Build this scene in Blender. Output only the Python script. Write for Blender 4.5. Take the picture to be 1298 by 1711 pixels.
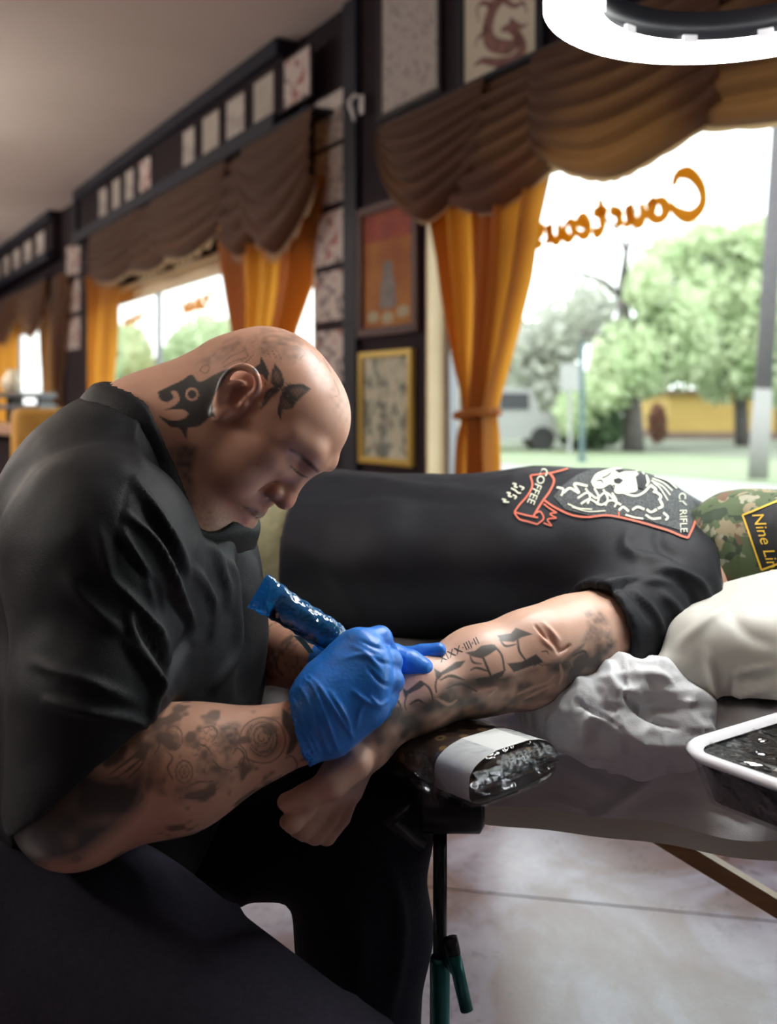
import bpy, bmesh, math, random
import numpy as np
from mathutils import Vector, Matrix
from mathutils.bvhtree import BVHTree
from concurrent.futures import ThreadPoolExecutor

random.seed(7)
rng = np.random.default_rng(7)
scene = bpy.context.scene
for o in list(bpy.data.objects):
    bpy.data.objects.remove(o)
COL = scene.collection

# ------------------------------------------------------------------ camera
F = 1700.0            # focal length in photo pixels (photo is 1298 x 1711)
CX, HY = 649.0, 680.0  # principal column, horizon row
H = 1.13              # camera height
cam_d = bpy.data.cameras.new('camera')
cam = bpy.data.objects.new('camera', cam_d)
COL.objects.link(cam)
cam.location = (0, 0, H)
cam.rotation_euler = (math.pi / 2, 0, 0)
cam_d.sensor_fit = 'HORIZONTAL'
cam_d.sensor_width = 36.0
cam_d.lens = F / 1298 * 36
cam_d.shift_y = -(855.5 - HY) / 1298
cam_d.clip_start = 0.05
cam_d.clip_end = 300
cam_d.dof.use_dof = True
cam_d.dof.focus_distance = 1.17
cam_d.dof.aperture_fstop = 4.6
scene.camera = cam

# ------------------------------------------------------------------ world and light
w = bpy.data.worlds.new('overcast_sky')
scene.world = w
w.use_nodes = True
bg = w.node_tree.nodes['Background']
bg.inputs[0].default_value = (0.93, 0.97, 0.98, 1)
bg.inputs[1].default_value = 3.2

def add_light(name, kind, loc, energy, color=(1, 1, 1), size=1.0, size_y=None, rot=(0, 0, 0), portal=False):
    d = bpy.data.lights.new(name, kind)
    d.energy = energy
    d.color = color
    if kind == 'AREA':
        d.size = size
        if size_y:
            d.shape = 'RECTANGLE'
            d.size_y = size_y
        if portal:
            d.cycles.is_portal = True
    if kind == 'SUN':
        d.angle = size
    o = bpy.data.objects.new(name, d)
    COL.objects.link(o)
    o.location = loc
    o.rotation_euler = rot
    return o

# hazy sun behind the building: it lights the far side of the street, the roof keeps it off the room
add_light('hazy_sun', 'SUN', (0, -5, 12), 1.2, (1, 0.97, 0.9), math.radians(30), rot=(math.radians(48), 0, math.radians(-35)))

scene.view_settings.view_transform = 'Standard'
scene.view_settings.look = 'None'
scene.view_settings.exposure = 0.3
scene.view_settings.gamma = 1.0
scene.view_settings.use_curve_mapping = False
try:
    scene.cycles.use_denoising = True
    scene.cycles.max_bounces = 6
    scene.cycles.diffuse_bounces = 4
    scene.cycles.glossy_bounces = 3
    scene.cycles.transmission_bounces = 4
    scene.cycles.use_adaptive_sampling = True
    scene.cycles.adaptive_threshold = 0.045
    scene.cycles.transparent_max_bounces = 10
    scene.cycles.caustics_reflective = False
    scene.cycles.caustics_refractive = False
    scene.cycles.sample_clamp_indirect = 6.0
except Exception:
    pass

# ------------------------------------------------------------------ helpers
def P(px, py, Y):
    """A point at depth Y (metres) on the line of sight of a photo pixel."""
    return np.array([(px - CX) * Y / F, Y, H + (HY - py) * Y / F])

def V3(*a):
    return np.array(a, dtype=float)

def unit(v):
    v = np.asarray(v, float)
    return v / max(np.linalg.norm(v), 1e-9)

def to_px(v):
    """World points (N,3) -> photo pixel coordinates (N,2)."""
    Y = np.maximum(v[:, 1], 1e-4)
    return np.stack([CX + v[:, 0] * F / Y, HY - (v[:, 2] - H) * F / Y], 1)

def nodes_of(m):
    m.use_nodes = True
    nt = m.node_tree
    return nt, nt.nodes['Principled BSDF']

MATS = {}
def mat(name, col, rough=0.6, metal=0.0, col2=None, scale=20.0, detail=4.0, bump=0.0, bscale=None, spec=0.5,
        coat=0.0, sheen=0.0, stretch=None, lo=0.35, hi=0.65):
    """Principled material; an optional noise mix of two colours and an optional noise bump."""
    if name in MATS:
        return MATS[name]
    m = bpy.data.materials.new(name)
    nt, b = nodes_of(m)
    b.inputs['Base Color'].default_value = (*col, 1)
    b.inputs['Roughness'].default_value = rough
    b.inputs['Metallic'].default_value = metal
    b.inputs['Specular IOR Level'].default_value = spec
    if coat:
        b.inputs['Coat Weight'].default_value = coat
        b.inputs['Coat Roughness'].default_value = 0.08
    if sheen:
        b.inputs['Sheen Weight'].default_value = sheen
        b.inputs['Sheen Roughness'].default_value = 0.5
    tc = nt.nodes.new('ShaderNodeTexCoord')
    mp = nt.nodes.new('ShaderNodeMapping')
    nt.links.new(tc.outputs['Object'], mp.inputs['Vector'])
    if stretch:
        mp.inputs['Scale'].default_value = stretch
    if col2 is not None:
        n = nt.nodes.new('ShaderNodeTexNoise')
        n.inputs['Scale'].default_value = scale
        n.inputs['Detail'].default_value = detail
        r = nt.nodes.new('ShaderNodeValToRGB')
        r.color_ramp.elements[0].position = lo
        r.color_ramp.elements[1].position = hi
        r.color_ramp.elements[0].color = (*col, 1)
        r.color_ramp.elements[1].color = (*col2, 1)
        nt.links.new(mp.outputs[0], n.inputs['Vector'])
        nt.links.new(n.outputs['Fac'], r.inputs[0])
        nt.links.new(r.outputs[0], b.inputs['Base Color'])
    if bump:
        n2 = nt.nodes.new('ShaderNodeTexNoise')
        n2.inputs['Scale'].default_value = bscale or scale
        n2.inputs['Detail'].default_value = 5
        bp = nt.nodes.new('ShaderNodeBump')
        bp.inputs['Strength'].default_value = bump
        bp.inputs['Distance'].default_value = 0.004
        nt.links.new(mp.outputs[0], n2.inputs['Vector'])
        nt.links.new(n2.outputs['Fac'], bp.inputs['Height'])
        nt.links.new(bp.outputs[0], b.inputs['Normal'])
    MATS[name] = m
    return m

def emit(name, col, strength):
    m = bpy.data.materials.new(name)
    m.use_nodes = True
    nt = m.node_tree
    nt.nodes.clear()
    e = nt.nodes.new('ShaderNodeEmission')
    e.inputs[0].default_value = (*col, 1)
    e.inputs[1].default_value = strength
    o = nt.nodes.new('ShaderNodeOutputMaterial')
    nt.links.new(e.outputs[0], o.inputs[0])
    MATS[name] = m
    return m

def film(name, tint, gloss=0.12, rough=0.08, bump=0.0, bscale=60, ior=1.45):
    """Thin clear plastic or glass: tinted see-through plus a fresnel reflection."""
    m = bpy.data.materials.new(name)
    m.use_nodes = True
    nt = m.node_tree
    nt.nodes.clear()
    t = nt.nodes.new('ShaderNodeBsdfTransparent')
    t.inputs[0].default_value = (*tint, 1)
    g = nt.nodes.new('ShaderNodeBsdfGlossy')
    g.inputs['Roughness'].default_value = rough
    lw = nt.nodes.new('ShaderNodeLayerWeight')
    lw.inputs[0].default_value = 0.5
    pw = nt.nodes.new('ShaderNodeMath')
    pw.operation = 'POWER'
    pw.inputs[1].default_value = 4.0
    ma = nt.nodes.new('ShaderNodeMath')
    ma.operation = 'MULTIPLY_ADD'
    ma.inputs[1].default_value = 0.6
    ma.inputs[2].default_value = gloss
    ma.use_clamp = True
    mx = nt.nodes.new('ShaderNodeMixShader')
    o = nt.nodes.new('ShaderNodeOutputMaterial')
    if bump:
        tc = nt.nodes.new('ShaderNodeTexCoord')
        n2 = nt.nodes.new('ShaderNodeTexNoise')
        n2.inputs['Scale'].default_value = bscale
        n2.inputs['Detail'].default_value = 2
        bp = nt.nodes.new('ShaderNodeBump')
        bp.inputs['Strength'].default_value = bump
        bp.inputs['Distance'].default_value = 0.006
        nt.links.new(tc.outputs['Object'], n2.inputs['Vector'])
        nt.links.new(n2.outputs['Fac'], bp.inputs['Height'])
        nt.links.new(bp.outputs[0], g.inputs['Normal'])
        nt.links.new(bp.outputs[0], lw.inputs['Normal'])
    nt.links.new(lw.outputs['Facing'], pw.inputs[0])
    nt.links.new(pw.outputs[0], ma.inputs[0])
    nt.links.new(ma.outputs[0], mx.inputs[0])
    nt.links.new(t.outputs[0], mx.inputs[1])
    nt.links.new(g.outputs[0], mx.inputs[2])
    nt.links.new(mx.outputs[0], o.inputs[0])
    MATS[name] = m
    return m

def cloth_lit(name, col, trans, rough=0.7, col2=None, scale=30):
    """Curtain cloth: diffuse plus translucent so that daylight glows through."""
    m = bpy.data.materials.new(name)
    nt, b = nodes_of(m)
    b.inputs['Base Color'].default_value = (*col, 1)
    b.inputs['Roughness'].default_value = rough
    b.inputs['Sheen Weight'].default_value = 0.2
    t = nt.nodes.new('ShaderNodeBsdfTranslucent')
    t.inputs[0].default_value = (*trans, 1)
    mx = nt.nodes.new('ShaderNodeMixShader')
    mx.inputs[0].default_value = 0.5
    out = nt.nodes['Material Output']
    nt.links.new(b.outputs[0], mx.inputs[1])
    nt.links.new(t.outputs[0], mx.inputs[2])
    nt.links.new(mx.outputs[0], out.inputs[0])
    MATS[name] = m
    return m

def tag(o, label=None, cat=None, group=None, kind=None):
    if label: o['label'] = label
    if cat: o['category'] = cat
    if group: o['group'] = group
    if kind: o['kind'] = kind
    return o

def link(o, parent=None, mw=None):
    COL.objects.link(o)
    if parent is not None:
        o.parent = parent
    elif mw is not None:
        o.matrix_world = mw
    return o

def empty(name, loc=(0, 0, 0), mw=None):
    o = bpy.data.objects.new(name, None)
    COL.objects.link(o)
    o.empty_display_size = 0.05
    if mw is not None:
        o.matrix_world = mw
    else:
        o.location = loc
    return o

def basis_chain(o):
    m = Matrix.Identity(4)
    while o is not None:
        m = o.matrix_basis @ m
        o = o.parent
    return m

def mesh_obj(name, verts, faces, m=None, parent=None, mw=None, smooth=False, world=False):
    """world=True: verts are world coordinates while the parent has its own transform."""
    me = bpy.data.meshes.new(name)
    verts = np.asarray(verts, float)
    if world and parent is not None:
        inv = np.array(basis_chain(parent).inverted())
        verts = verts @ inv[:3, :3].T + inv[:3, 3]
    me.from_pydata([tuple(v) for v in verts], [], [tuple(int(i) for i in f) for f in faces])
    me.update()
    if smooth:
        me.polygons.foreach_set('use_smooth', [True] * len(me.polygons))
    if m is not None:
        me.materials.append(m)
    o = bpy.data.objects.new(name, me)
    return link(o, parent, mw)

class MB:
    """Collects boxes, tubes, lathes and strips; build() links them as one mesh object."""
    def __init__(self):
        self.v, self.f = [], []
    def add(self, verts, faces):
        n = len(self.v)
        self.v += [tuple(map(float, x)) for x in verts]
        self.f += [tuple(int(i) + n for i in q) for q in faces]
        return self
    def box(self, x0, x1, y0, y1, z0, z1, bevel=0.0):
        if bevel <= 0:
            vs = [(x, y, z) for z in (z0, z1) for y in (y0, y1) for x in (x0, x1)]
            return self.add(vs, [(0, 2, 3, 1), (4, 5, 7, 6), (0, 1, 5, 4), (2, 6, 7, 3), (0, 4, 6, 2), (1, 3, 7, 5)])
        bm = bmesh.new()
        bmesh.ops.create_cube(bm, size=1)
        for v in bm.verts:
            v.co = Vector(((x0 + x1) / 2 + v.co.x * (x1 - x0), (y0 + y1) / 2 + v.co.y * (y1 - y0), (z0 + z1) / 2 + v.co.z * (z1 - z0)))
        bmesh.ops.bevel(bm, geom=bm.edges[:], offset=bevel, segments=2, affect='EDGES', profile=0.6)
        bm.verts.index_update()
        self.add([v.co[:] for v in bm.verts], [[v.index for v in f.verts] for f in bm.faces])
        bm.free()
        return self
    def obox(self, c, ax, ay, az, hx, hy, hz):
        """Box with centre c, axes ax ay az and half sizes."""
        c, ax, ay, az = (np.asarray(q, float) for q in (c, ax, ay, az))
        vs = [c + sx * hx * ax + sy * hy * ay + sz * hz * az for sz in (-1, 1) for sy in (-1, 1) for sx in (-1, 1)]
        return self.add(vs, [(0, 2, 3, 1), (4, 5, 7, 6), (0, 1, 5, 4), (2, 6, 7, 3), (0, 4, 6, 2), (1, 3, 7, 5)])
    def tube(self, pts, radii, n=12, cap=True, flat=None):
        pts = [np.asarray(p, float) for p in pts]
        if not hasattr(radii, '__len__'):
            radii = [radii] * len(pts)
        rings, prev = [], None
        for i, p in enumerate(pts):
            t = unit(pts[min(i + 1, len(pts) - 1)] - pts[max(i - 1, 0)])
            if prev is None:
                a = np.array([0, 0, 1.0]) if abs(t[2]) < 0.9 else np.array([1.0, 0, 0])
                u = unit(np.cross(t, a))
            else:
                u = unit(prev - t * np.dot(prev, t))
            prev = u
            v = np.cross(t, u)
            rings.append([p + radii[i] * (math.cos(2 * math.pi * k / n) * u + math.sin(2 * math.pi * k / n) * v) for k in range(n)])
        vs = [q for r in rings for q in r]
        fs = []
        for i in range(len(pts) - 1):
            for k in range(n):
                fs.append((i * n + k, i * n + (k + 1) % n, (i + 1) * n + (k + 1) % n, (i + 1) * n + k))
        if cap:
            fs.append(tuple(range(n - 1, -1, -1)))
            fs.append(tuple((len(pts) - 1) * n + k for k in range(n)))
        return self.add(vs, fs)
    def grid(self, G):
        """G: (R, C, 3) array of points -> quad sheet."""
        R, C = G.shape[:2]
        fs = [(i * C + j, i * C + j + 1, (i + 1) * C + j + 1, (i + 1) * C + j) for i in range(R - 1) for j in range(C - 1)]
        return self.add(G.reshape(-1, 3), fs)
    def build(self, name, m=None, parent=None, mw=None, smooth=False, world=False):
        return mesh_obj(name, self.v, self.f, m, parent, mw, smooth, world)

def sheet_solid(G, th):
    """A sheet (R,C,3) given a thickness: front, back and rim, as one MB."""
    R, C = G.shape[:2]
    du = np.gradient(G, axis=1); dv = np.gradient(G, axis=0)
    n = np.cross(du, dv)
    n /= np.maximum(np.linalg.norm(n, axis=2, keepdims=True), 1e-9)
    A = G.reshape(-1, 3); B = (G + n * th).reshape(-1, 3)
    N = R * C
    fs = []
    for i in range(R - 1):
        for j in range(C - 1):
            q = (i * C + j, i * C + j + 1, (i + 1) * C + j + 1, (i + 1) * C + j)
            fs.append(q[::-1]); fs.append(tuple(k + N for k in q))
    rim = [j for j in range(C)] + [i * C + C - 1 for i in range(1, R)] + [(R - 1) * C + j for j in range(C - 2, -1, -1)] + [i * C for i in range(R - 2, 0, -1)]
    for a, b in zip(rim, rim[1:] + rim[:1]):
        fs.append((a, b, b + N, a + N))
    mb = MB(); mb.add(np.vstack([A, B]), fs)
    return mb

def spline(pts, n):
    """Catmull-Rom through pts, n samples, any dimension."""
    p = np.asarray(pts, float)
    p = np.vstack([2 * p[0] - p[1], p, 2 * p[-1] - p[-2]])
    m = len(p) - 3
    t = np.linspace(0, m - 1e-6, n)
    i = t.astype(int); f = (t - i)[:, None]
    a, b, c, d = p[i], p[i + 1], p[i + 2], p[i + 3]
    return 0.5 * ((2 * b) + (-a + c) * f + (2 * a - 5 * b + 4 * c - d) * f ** 2 + (-a + 3 * b - 3 * c + d) * f ** 3)

def ribbon2d(pts, w, n=None, taper=True):
    """A flat stroke in 2D: returns verts (N,2), faces. w may be a list along the stroke."""
    p = np.asarray(pts, float)
    if n:
        ww = np.interp(np.linspace(0, 1, n), np.linspace(0, 1, len(w)), w) if hasattr(w, '__len__') else np.full(n, w)
        p = spline(p, n) if len(p) > 2 else np.array([p[0] + (p[1] - p[0]) * t for t in np.linspace(0, 1, n)])
    else:
        ww = np.asarray(w, float) if hasattr(w, '__len__') else np.full(len(p), w)
    t = np.gradient(p, axis=0)
    t /= np.maximum(np.linalg.norm(t, axis=1, keepdims=True), 1e-9)
    nn = np.stack([-t[:, 1], t[:, 0]], 1)
    L, Rr = p + nn * ww[:, None] / 2, p - nn * ww[:, None] / 2
    v = np.empty((2 * len(p), 2)); v[0::2] = L; v[1::2] = Rr
    f = [(2 * i, 2 * i + 1, 2 * i + 3, 2 * i + 2) for i in range(len(p) - 1)]
    return v, f

# ------------------------------------------------------------------ window wall frame of reference
NX, NY = 0.8613, 0.5081      # outward normal of the window wall
CW = 2.65                    # its distance from the camera
MW = Matrix(((NY, NX, 0, CW * NX), (-NX, NY, 0, CW * NY), (0, 0, 1, 0), (0, 0, 0, 1)))  # local (along, outward, up)
CEIL = 3.34

def wp(px, py, b=0.0):
    """Pixel -> (a, z) on the plane parallel to the window wall at outward offset b."""
    k = (px - CX) / F
    Y = (CW + b) / (NX * k + NY)
    return k * Y * NY - Y * NX, H + (HY - py) * Y / F

M_plum = mat('plum_wall_paint', (0.014, 0.008, 0.011), 0.75, col2=(0.019, 0.011, 0.014), scale=3, spec=.12)
M_navy = mat('navy_painted_wood', (0.011, 0.012, 0.020), 0.6, col2=(0.015, 0.016, 0.026), scale=6, spec=.2)
M_cream = mat('cream_paint', (0.80, 0.66, 0.42), 0.5, col2=(0.74, 0.6, 0.37), scale=4)
M_white = mat('white_paint', (0.8, 0.8, 0.78), 0.5)
M_black = mat('black_paint', (0.012, 0.012, 0.014), 0.45)
M_ceil = mat('ceiling_paint', (0.66, 0.585, 0.52), 0.85, col2=(0.60, 0.53, 0.465), scale=0.8, bump=0.15, bscale=60)
M_dim = mat('back_wall_paint', (0.16, 0.10, 0.09), 0.7, col2=(0.12, 0.075, 0.07), scale=2)

# polished stained concrete
def concrete():
    m = bpy.data.materials.new('stained_concrete')
    nt, b = nodes_of(m)
    N, L = nt.nodes, nt.links
    geo = N.new('ShaderNodeNewGeometry')
    def noise(scale, det, rough=0.6, dist=0.0):
        n = N.new('ShaderNodeTexNoise')
        n.inputs['Scale'].default_value = scale
        n.inputs['Detail'].default_value = det
        n.inputs['Roughness'].default_value = rough
        n.inputs['Distortion'].default_value = dist
        L.new(geo.outputs['Position'], n.inputs['Vector'])
        return n
    n1 = noise(2.3, 6, 0.6, 0.8)
    r1 = N.new('ShaderNodeValToRGB')
    e = r1.color_ramp.elements
    e[0].position, e[0].color = 0.39, (0.15, 0.080, 0.070, 1)
    e[1].position, e[1].color = 0.63, (0.37, 0.345, 0.40, 1)
    x = e.new(0.47); x.color = (0.19, 0.130, 0.140, 1)
    x = e.new(0.54); x.color = (0.27, 0.235, 0.29, 1)
    L.new(n1.outputs['Fac'], r1.inputs[0])
    n2 = noise(9, 8, 0.7, 0.4)
    r2 = N.new('ShaderNodeValToRGB')
    r2.color_ramp.elements[0].position = 0.3
    r2.color_ramp.elements[0].color = (0.62, 0.6, 0.62, 1)
    r2.color_ramp.elements[1].position = 0.65
    r2.color_ramp.elements[1].color = (1.05, 1.03, 1.03, 1)
    L.new(n2.outputs['Fac'], r2.inputs[0])
    mx = N.new('ShaderNodeMix'); mx.data_type = 'RGBA'; mx.blend_type = 'MULTIPLY'
    mx.inputs[0].default_value = 0.8
    L.new(r1.outputs[0], mx.inputs[6]); L.new(r2.outputs[0], mx.inputs[7])
    L.new(mx.outputs[2], b.inputs['Base Color'])
    r3 = N.new('ShaderNodeMapRange')
    r3.inputs[3].default_value = 0.16; r3.inputs[4].default_value = 0.42
    L.new(n2.outputs['Fac'], r3.inputs[0])
    L.new(r3.outputs[0], b.inputs['Roughness'])
    b.inputs['Specular IOR Level'].default_value = 0.6
    b.inputs['Coat Weight'].default_value = 0.22
    b.inputs['Coat Roughness'].default_value = 0.14
    n3 = noise(130, 3)
    bp = N.new('ShaderNodeBump'); bp.inputs['Strength'].default_value = 0.05; bp.inputs['Distance'].default_value = 0.002
    L.new(n3.outputs['Fac'], bp.inputs['Height']); L.new(bp.outputs[0], b.inputs['Normal'])
    MATS['concrete'] = m
    return m
M_conc = concrete()

# ------------------------------------------------------------------ room shell
A0, A1, B0 = -17.6, 3.2, -7.2      # room extents along and across the window wall
mb = MB(); mb.box(A0 - .2, A1 + .2, B0 - .2, 0.2, -0.12, -0.012)
floor = tag(mb.build('floor', mat('joint_dirt', (0.02, 0.017, 0.018), 0.9), mw=MW), kind='structure')
# slabs between saw-cut joints; the joint in view runs through two measured floor points
p1 = np.array([0.0928, 2.395]); p2 = np.array([0.853, 2.234])
jd = (p2 - p1) / np.linalg.norm(p2 - p1); jn = np.array([-jd[1], jd[0]])
room_poly = [np.array((MW @ Vector((a, b, 0)))[:2]) for a, b in ((A0, B0), (A1, B0), (A1, 0.18), (A0, 0.18))]
def clip(poly, n, d):
    out = []
    for i in range(len(poly)):
        p, q = poly[i], poly[(i + 1) % len(poly)]
        sp, sq = p @ n - d, q @ n - d
        if sp >= 0: out.append(p)
        if sp * sq < 0: out.append(p + (q - p) * sp / (sp - sq))
    return out
gap, step = 0.0032, 3.05
floor_inv = np.array(MW.inverted())
for i in range(-5, 7):
    for j in range(-6, 7):
        d0 = p1 @ jn + i * step; e0 = p1 @ jd - 1.75 + j * step
        pl = clip(clip(clip(clip(room_poly, jn, d0 + gap), -jn, -(d0 + step - gap)), jd, e0 + gap), -jd, -(e0 + step - gap))
        if len(pl) < 3: continue
        n = len(pl)
        top = [V3(*p, 0) for p in pl]; bot = [V3(*p, -0.013) for p in pl]
        mb = MB(); mb.add(top + bot, [tuple(range(n))] + [((k + 1) % n, k, n + k, n + (k + 1) % n) for k in range(n)])
        mb.build('slab', M_conc, floor, world=True)

mb = MB(); mb.box(A0 - .2, A1 + .2, B0 - .2, 0.2, CEIL, CEIL + 0.15)
tag(mb.build('ceiling', M_ceil, mw=MW), kind='structure')
mb = MB(); mb.box(A0 - .2, A1 + .2, B0 - .2, B0, 0, CEIL)
tag(mb.build('wall_back', M_dim, mw=MW), kind='structure')
mb = MB(); mb.box(A0 - .2, A0, B0, 0.2, 0, CEIL)
tag(mb.build('wall_left', M_plum, mw=MW), kind='structure')
mb = MB(); mb.box(A1, A1 + .2, B0, 0.2, 0, CEIL)
tag(mb.build('wall_right', M_dim, mw=MW), kind='structure')

SILL, HEAD, TH = 0.55, 2.24, 0.16
WIN = [(-4.135, 1.10), (-10.58, -5.34), (-17.1, -11.80)]
mb = MB()
mb.box(A0, A1, 0, TH, 0, SILL)
mb.box(A0, A1, 0, TH, HEAD, CEIL)
edges = [A1] + [x for w_ in WIN for x in (w_[1], w_[0])] + [A0]
for k in range(0, len(edges), 2):
    mb.box(edges[k + 1], edges[k], 0, TH, SILL, HEAD)
tag(mb.build('wall_window', M_plum, mw=MW), kind='structure')

M_pane = film('window_glass', (0.96, 0.985, 0.975), gloss=0.0, rough=0.01)
M_frame = mat('window_frame_metal', (0.30, 0.31, 0.33), 0.4, 0.5)
for k, (a0, a1) in enumerate(WIN):
    root = tag(empty('window_%d' % (k + 1), mw=MW @ Matrix.Translation((a0, 0, SILL))), kind='structure')
    W_, T_ = a1 - a0, HEAD - SILL
    # cream lined reveal
    MB().box(0, 0.02, 0.0, TH + .02, 0, T_).build('jamb', M_cream, root)
    MB().box(W_ - 0.02, W_, 0.0, TH + .02, 0, T_).build('jamb', M_cream, root)
    MB().box(0.02, W_ - 0.02, 0.0, TH + .02, T_ - 0.02, T_).build('head_lining', M_cream, root)
    MB().box(0.02, W_ - 0.02, -0.05, TH + .02, 0, 0.03).build('sill', M_cream, root)
    MB().box(0.02, W_ - 0.02, 0.10, 0.15, T_ - 0.12, T_ - 0.02).build('frame_head', M_cream, root)
    MB().box(0.02, W_ - 0.02, 0.10, 0.15, 0.03, 0.08).build('frame_foot', M_frame, root)
    for x in (0.02, W_ - 0.055):
        MB().box(x, x + 0.035, 0.10, 0.15, 0.08, T_ - 0.12).build('frame_stile', M_frame, root)
    xs = [0.055, W_ - 0.055]
    if k > 0:
        m0 = (wp(265, 600, 0.12)[0] - a0) if k == 1 else 2.3
        MB().box(m0 - .022, m0 + .022, 0.105, 0.145, 0.08, T_ - 0.12).build('mullion', M_frame, root)
        xs = [0.055, m0 - .022, m0 + .022, W_ - 0.055]
    else:
        m0 = 3.9
        MB().box(m0 - .022, m0 + .022, 0.105, 0.145, 0.08, T_ - 0.12).build('mullion', M_frame, root)
        xs = [0.055, m0 - .022, m0 + .022, W_ - 0.055]
    for q in range(0, len(xs), 2):
        MB().box(xs[q], xs[q + 1], 0.124, 0.129, 0.08, T_ - 0.12).build('pane', M_pane, root)
    # sampling portal: the daylight itself comes from the sky outside
    pl = add_light('daylight_portal', 'AREA', (0, 0, 0), 1, size=W_, size_y=T_, portal=True)
    pl.matrix_world = MW @ Matrix.Translation(((a0 + a1) / 2, TH + 0.03, SILL + T_ / 2)) @ Matrix.Rotation(math.pi / 2, 4, 'X').inverted()

# baseboard under the windows
mb = MB(); mb.box(A0, A1, -0.02, -0.001, 0, 0.12)
tag(mb.build('baseboard_window', M_navy, mw=MW), kind='structure')

# pelmet boxes over the middle and far windows: navy frame with a ledge
def pelmet(a0, a1, n):
    root = tag(empty('trim_%d' % n, mw=MW @ Matrix.Translation((a0, 0, 0))), kind='structure')
    W_ = a1 - a0
    MB().box(0, W_, -0.10, -0.001, 2.80, CEIL - .002).build('pelmet_board', M_plum, root)
    MB().box(-.01, W_ + .01, -0.165, -0.10, 2.78, 2.885).build('ledge', M_navy, root)
    MB().box(-.01, W_ + .01, -0.145, -0.10, 3.235, CEIL - .003).build('crown_strip', M_navy, root)
    MB().box(-.01, 0.10, -0.14, -0.10, 2.885, 3.235).build('end_strip', M_navy, root)
pelmet(-10.60, -5.58, 1)
pelmet(-17.1, -11.75, 2)
# dark post on the pier between the two windows
a_p0, a_p1 = wp(582, 400)[0], wp(603, 400)[0]
mb = MB(); mb.box(a_p0, a_p1, -0.035, -0.001, 0.1, CEIL - .004)
tag(mb.build('trim_3', M_navy, mw=MW), kind='structure')

# added fill pendants, unseen, behind the camera and down the room: they shine up and down
M_fill_lamp = emit('fill_diffuser', (1.0, 0.96, 0.90), 84.0)
M_fill_lamp_up = emit('fill_uplight', (1.0, 0.90, 0.80), 150.0)
def fill_pendant(a, b, label, up):
    r = tag(empty('fill_pendant', mw=MW @ Matrix.Translation((a, b, CEIL))), label, 'lamp', 'added fill pendants')
    MB().box(-0.70, 0.70, -0.012, 0.012, -0.93, -0.85, 0.004).build('housing', M_white, r)
    MB().box(-0.68, 0.68, -0.06, 0.06, -0.96, -0.932, .008).build('diffuser', M_fill_lamp, r)
    MB().box(-0.68, 0.68, -0.06, 0.06, -0.848, -0.82, .008).build('fill_uplight', up, r)
    for x in (-.5, .5):
        MB().tube([(x, 0, -.85), (x, 0, -.012)], .003, 6).build('cable', M_black, r)
    MB().box(-0.55, 0.55, -0.03, 0.03, -0.02, -0.001).build('ceiling_mount', M_white, r)
    return r

# ------------------------------------------------------------------ added fill lamps (outside the frame, over the room)
for a_, b_, up_, lab in ((-2.6, -4.9, M_fill_lamp, 'added long white fill pendant over the workstation floor'),
                         (-8.0, -3.6, M_fill_lamp_up, 'added long white fill pendant halfway down the shop'),
                         (-13.0, -3.2, M_fill_lamp_up, 'added long white fill pendant near the far end wall')):
    fill_pendant(a_, b_, lab, up_)

# ------------------------------------------------------------------ outside: street, trees, far side
M_pave = mat('street_paving', (0.30, 0.30, 0.29), 0.9, col2=(0.26, 0.26, 0.25), scale=0.6)
M_grass = mat('verge_grass', (0.19, 0.24, 0.13), 0.95, col2=(0.23, 0.27, 0.18), scale=1.5)
def band(name, b0, b1, z, m, lab=None):
    mb = MB(); mb.box(-60, 40, b0, b1, z - 0.3, z)
    return tag(mb.build(name, m, mw=MW), lab, kind='structure')
band('street', 0.25, 9.9, -0.02, M_pave)
band('lawn', 9.9, 15.5, 0.0, M_grass)
band('ground', 15.5, 90, -0.02, mat('far_ground', (0.180, 0.191, 0.151), 0.95, col2=(0.158, 0.180, 0.130), scale=0.5))

def leaf_mat(name, c1, c2):
    m = bpy.data.materials.new(name)
    nt, b = nodes_of(m)
    n = nt.nodes.new('ShaderNodeTexNoise'); n.inputs['Scale'].default_value = 1.3
    tc = nt.nodes.new('ShaderNodeTexCoord')
    r = nt.nodes.new('ShaderNodeValToRGB')
    r.color_ramp.elements[0].position = .35; r.color_ramp.elements[1].position = .65
    r.color_ramp.elements[0].color = (*c1, 1); r.color_ramp.elements[1].color = (*c2, 1)
    nt.links.new(tc.outputs['Object'], n.inputs['Vector']); nt.links.new(n.outputs['Fac'], r.inputs[0])
    nt.links.new(r.outputs[0], b.inputs['Base Color'])
    b.inputs['Roughness'].default_value = 0.7
    t = nt.nodes.new('ShaderNodeBsdfTranslucent')
    nt.links.new(r.outputs[0], t.inputs[0])
    mx = nt.nodes.new('ShaderNodeMixShader'); mx.inputs[0].default_value = 0.4
    nt.links.new(b.outputs[0], mx.inputs[1]); nt.links.new(t.outputs[0], mx.inputs[2])
    nt.links.new(mx.outputs[0], nt.nodes['Material Output'].inputs[0])
    return m
M_leaf = leaf_mat('pale_spring_leaves', (0.46, 0.57, 0.34), (0.60, 0.66, 0.46))
M_leafd = leaf_mat('hedge_leaves', (0.13, 0.22, 0.11), (0.19, 0.28, 0.16))
M_sky_leaf = leaf_mat('sky_white_leaves', (0.55, 0.56, 0.52), (0.48, 0.50, 0.42))  # leaf colour whitened to stand in for bright sky showing through
M_red = leaf_mat('reddish_leaves', (0.26, 0.11, 0.08), (0.22, 0.16, 0.10))
M_bark = mat('grey_bark', (0.086, 0.076, 0.072), 0.9, col2=(0.115, 0.101, 0.097), scale=4)

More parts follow.
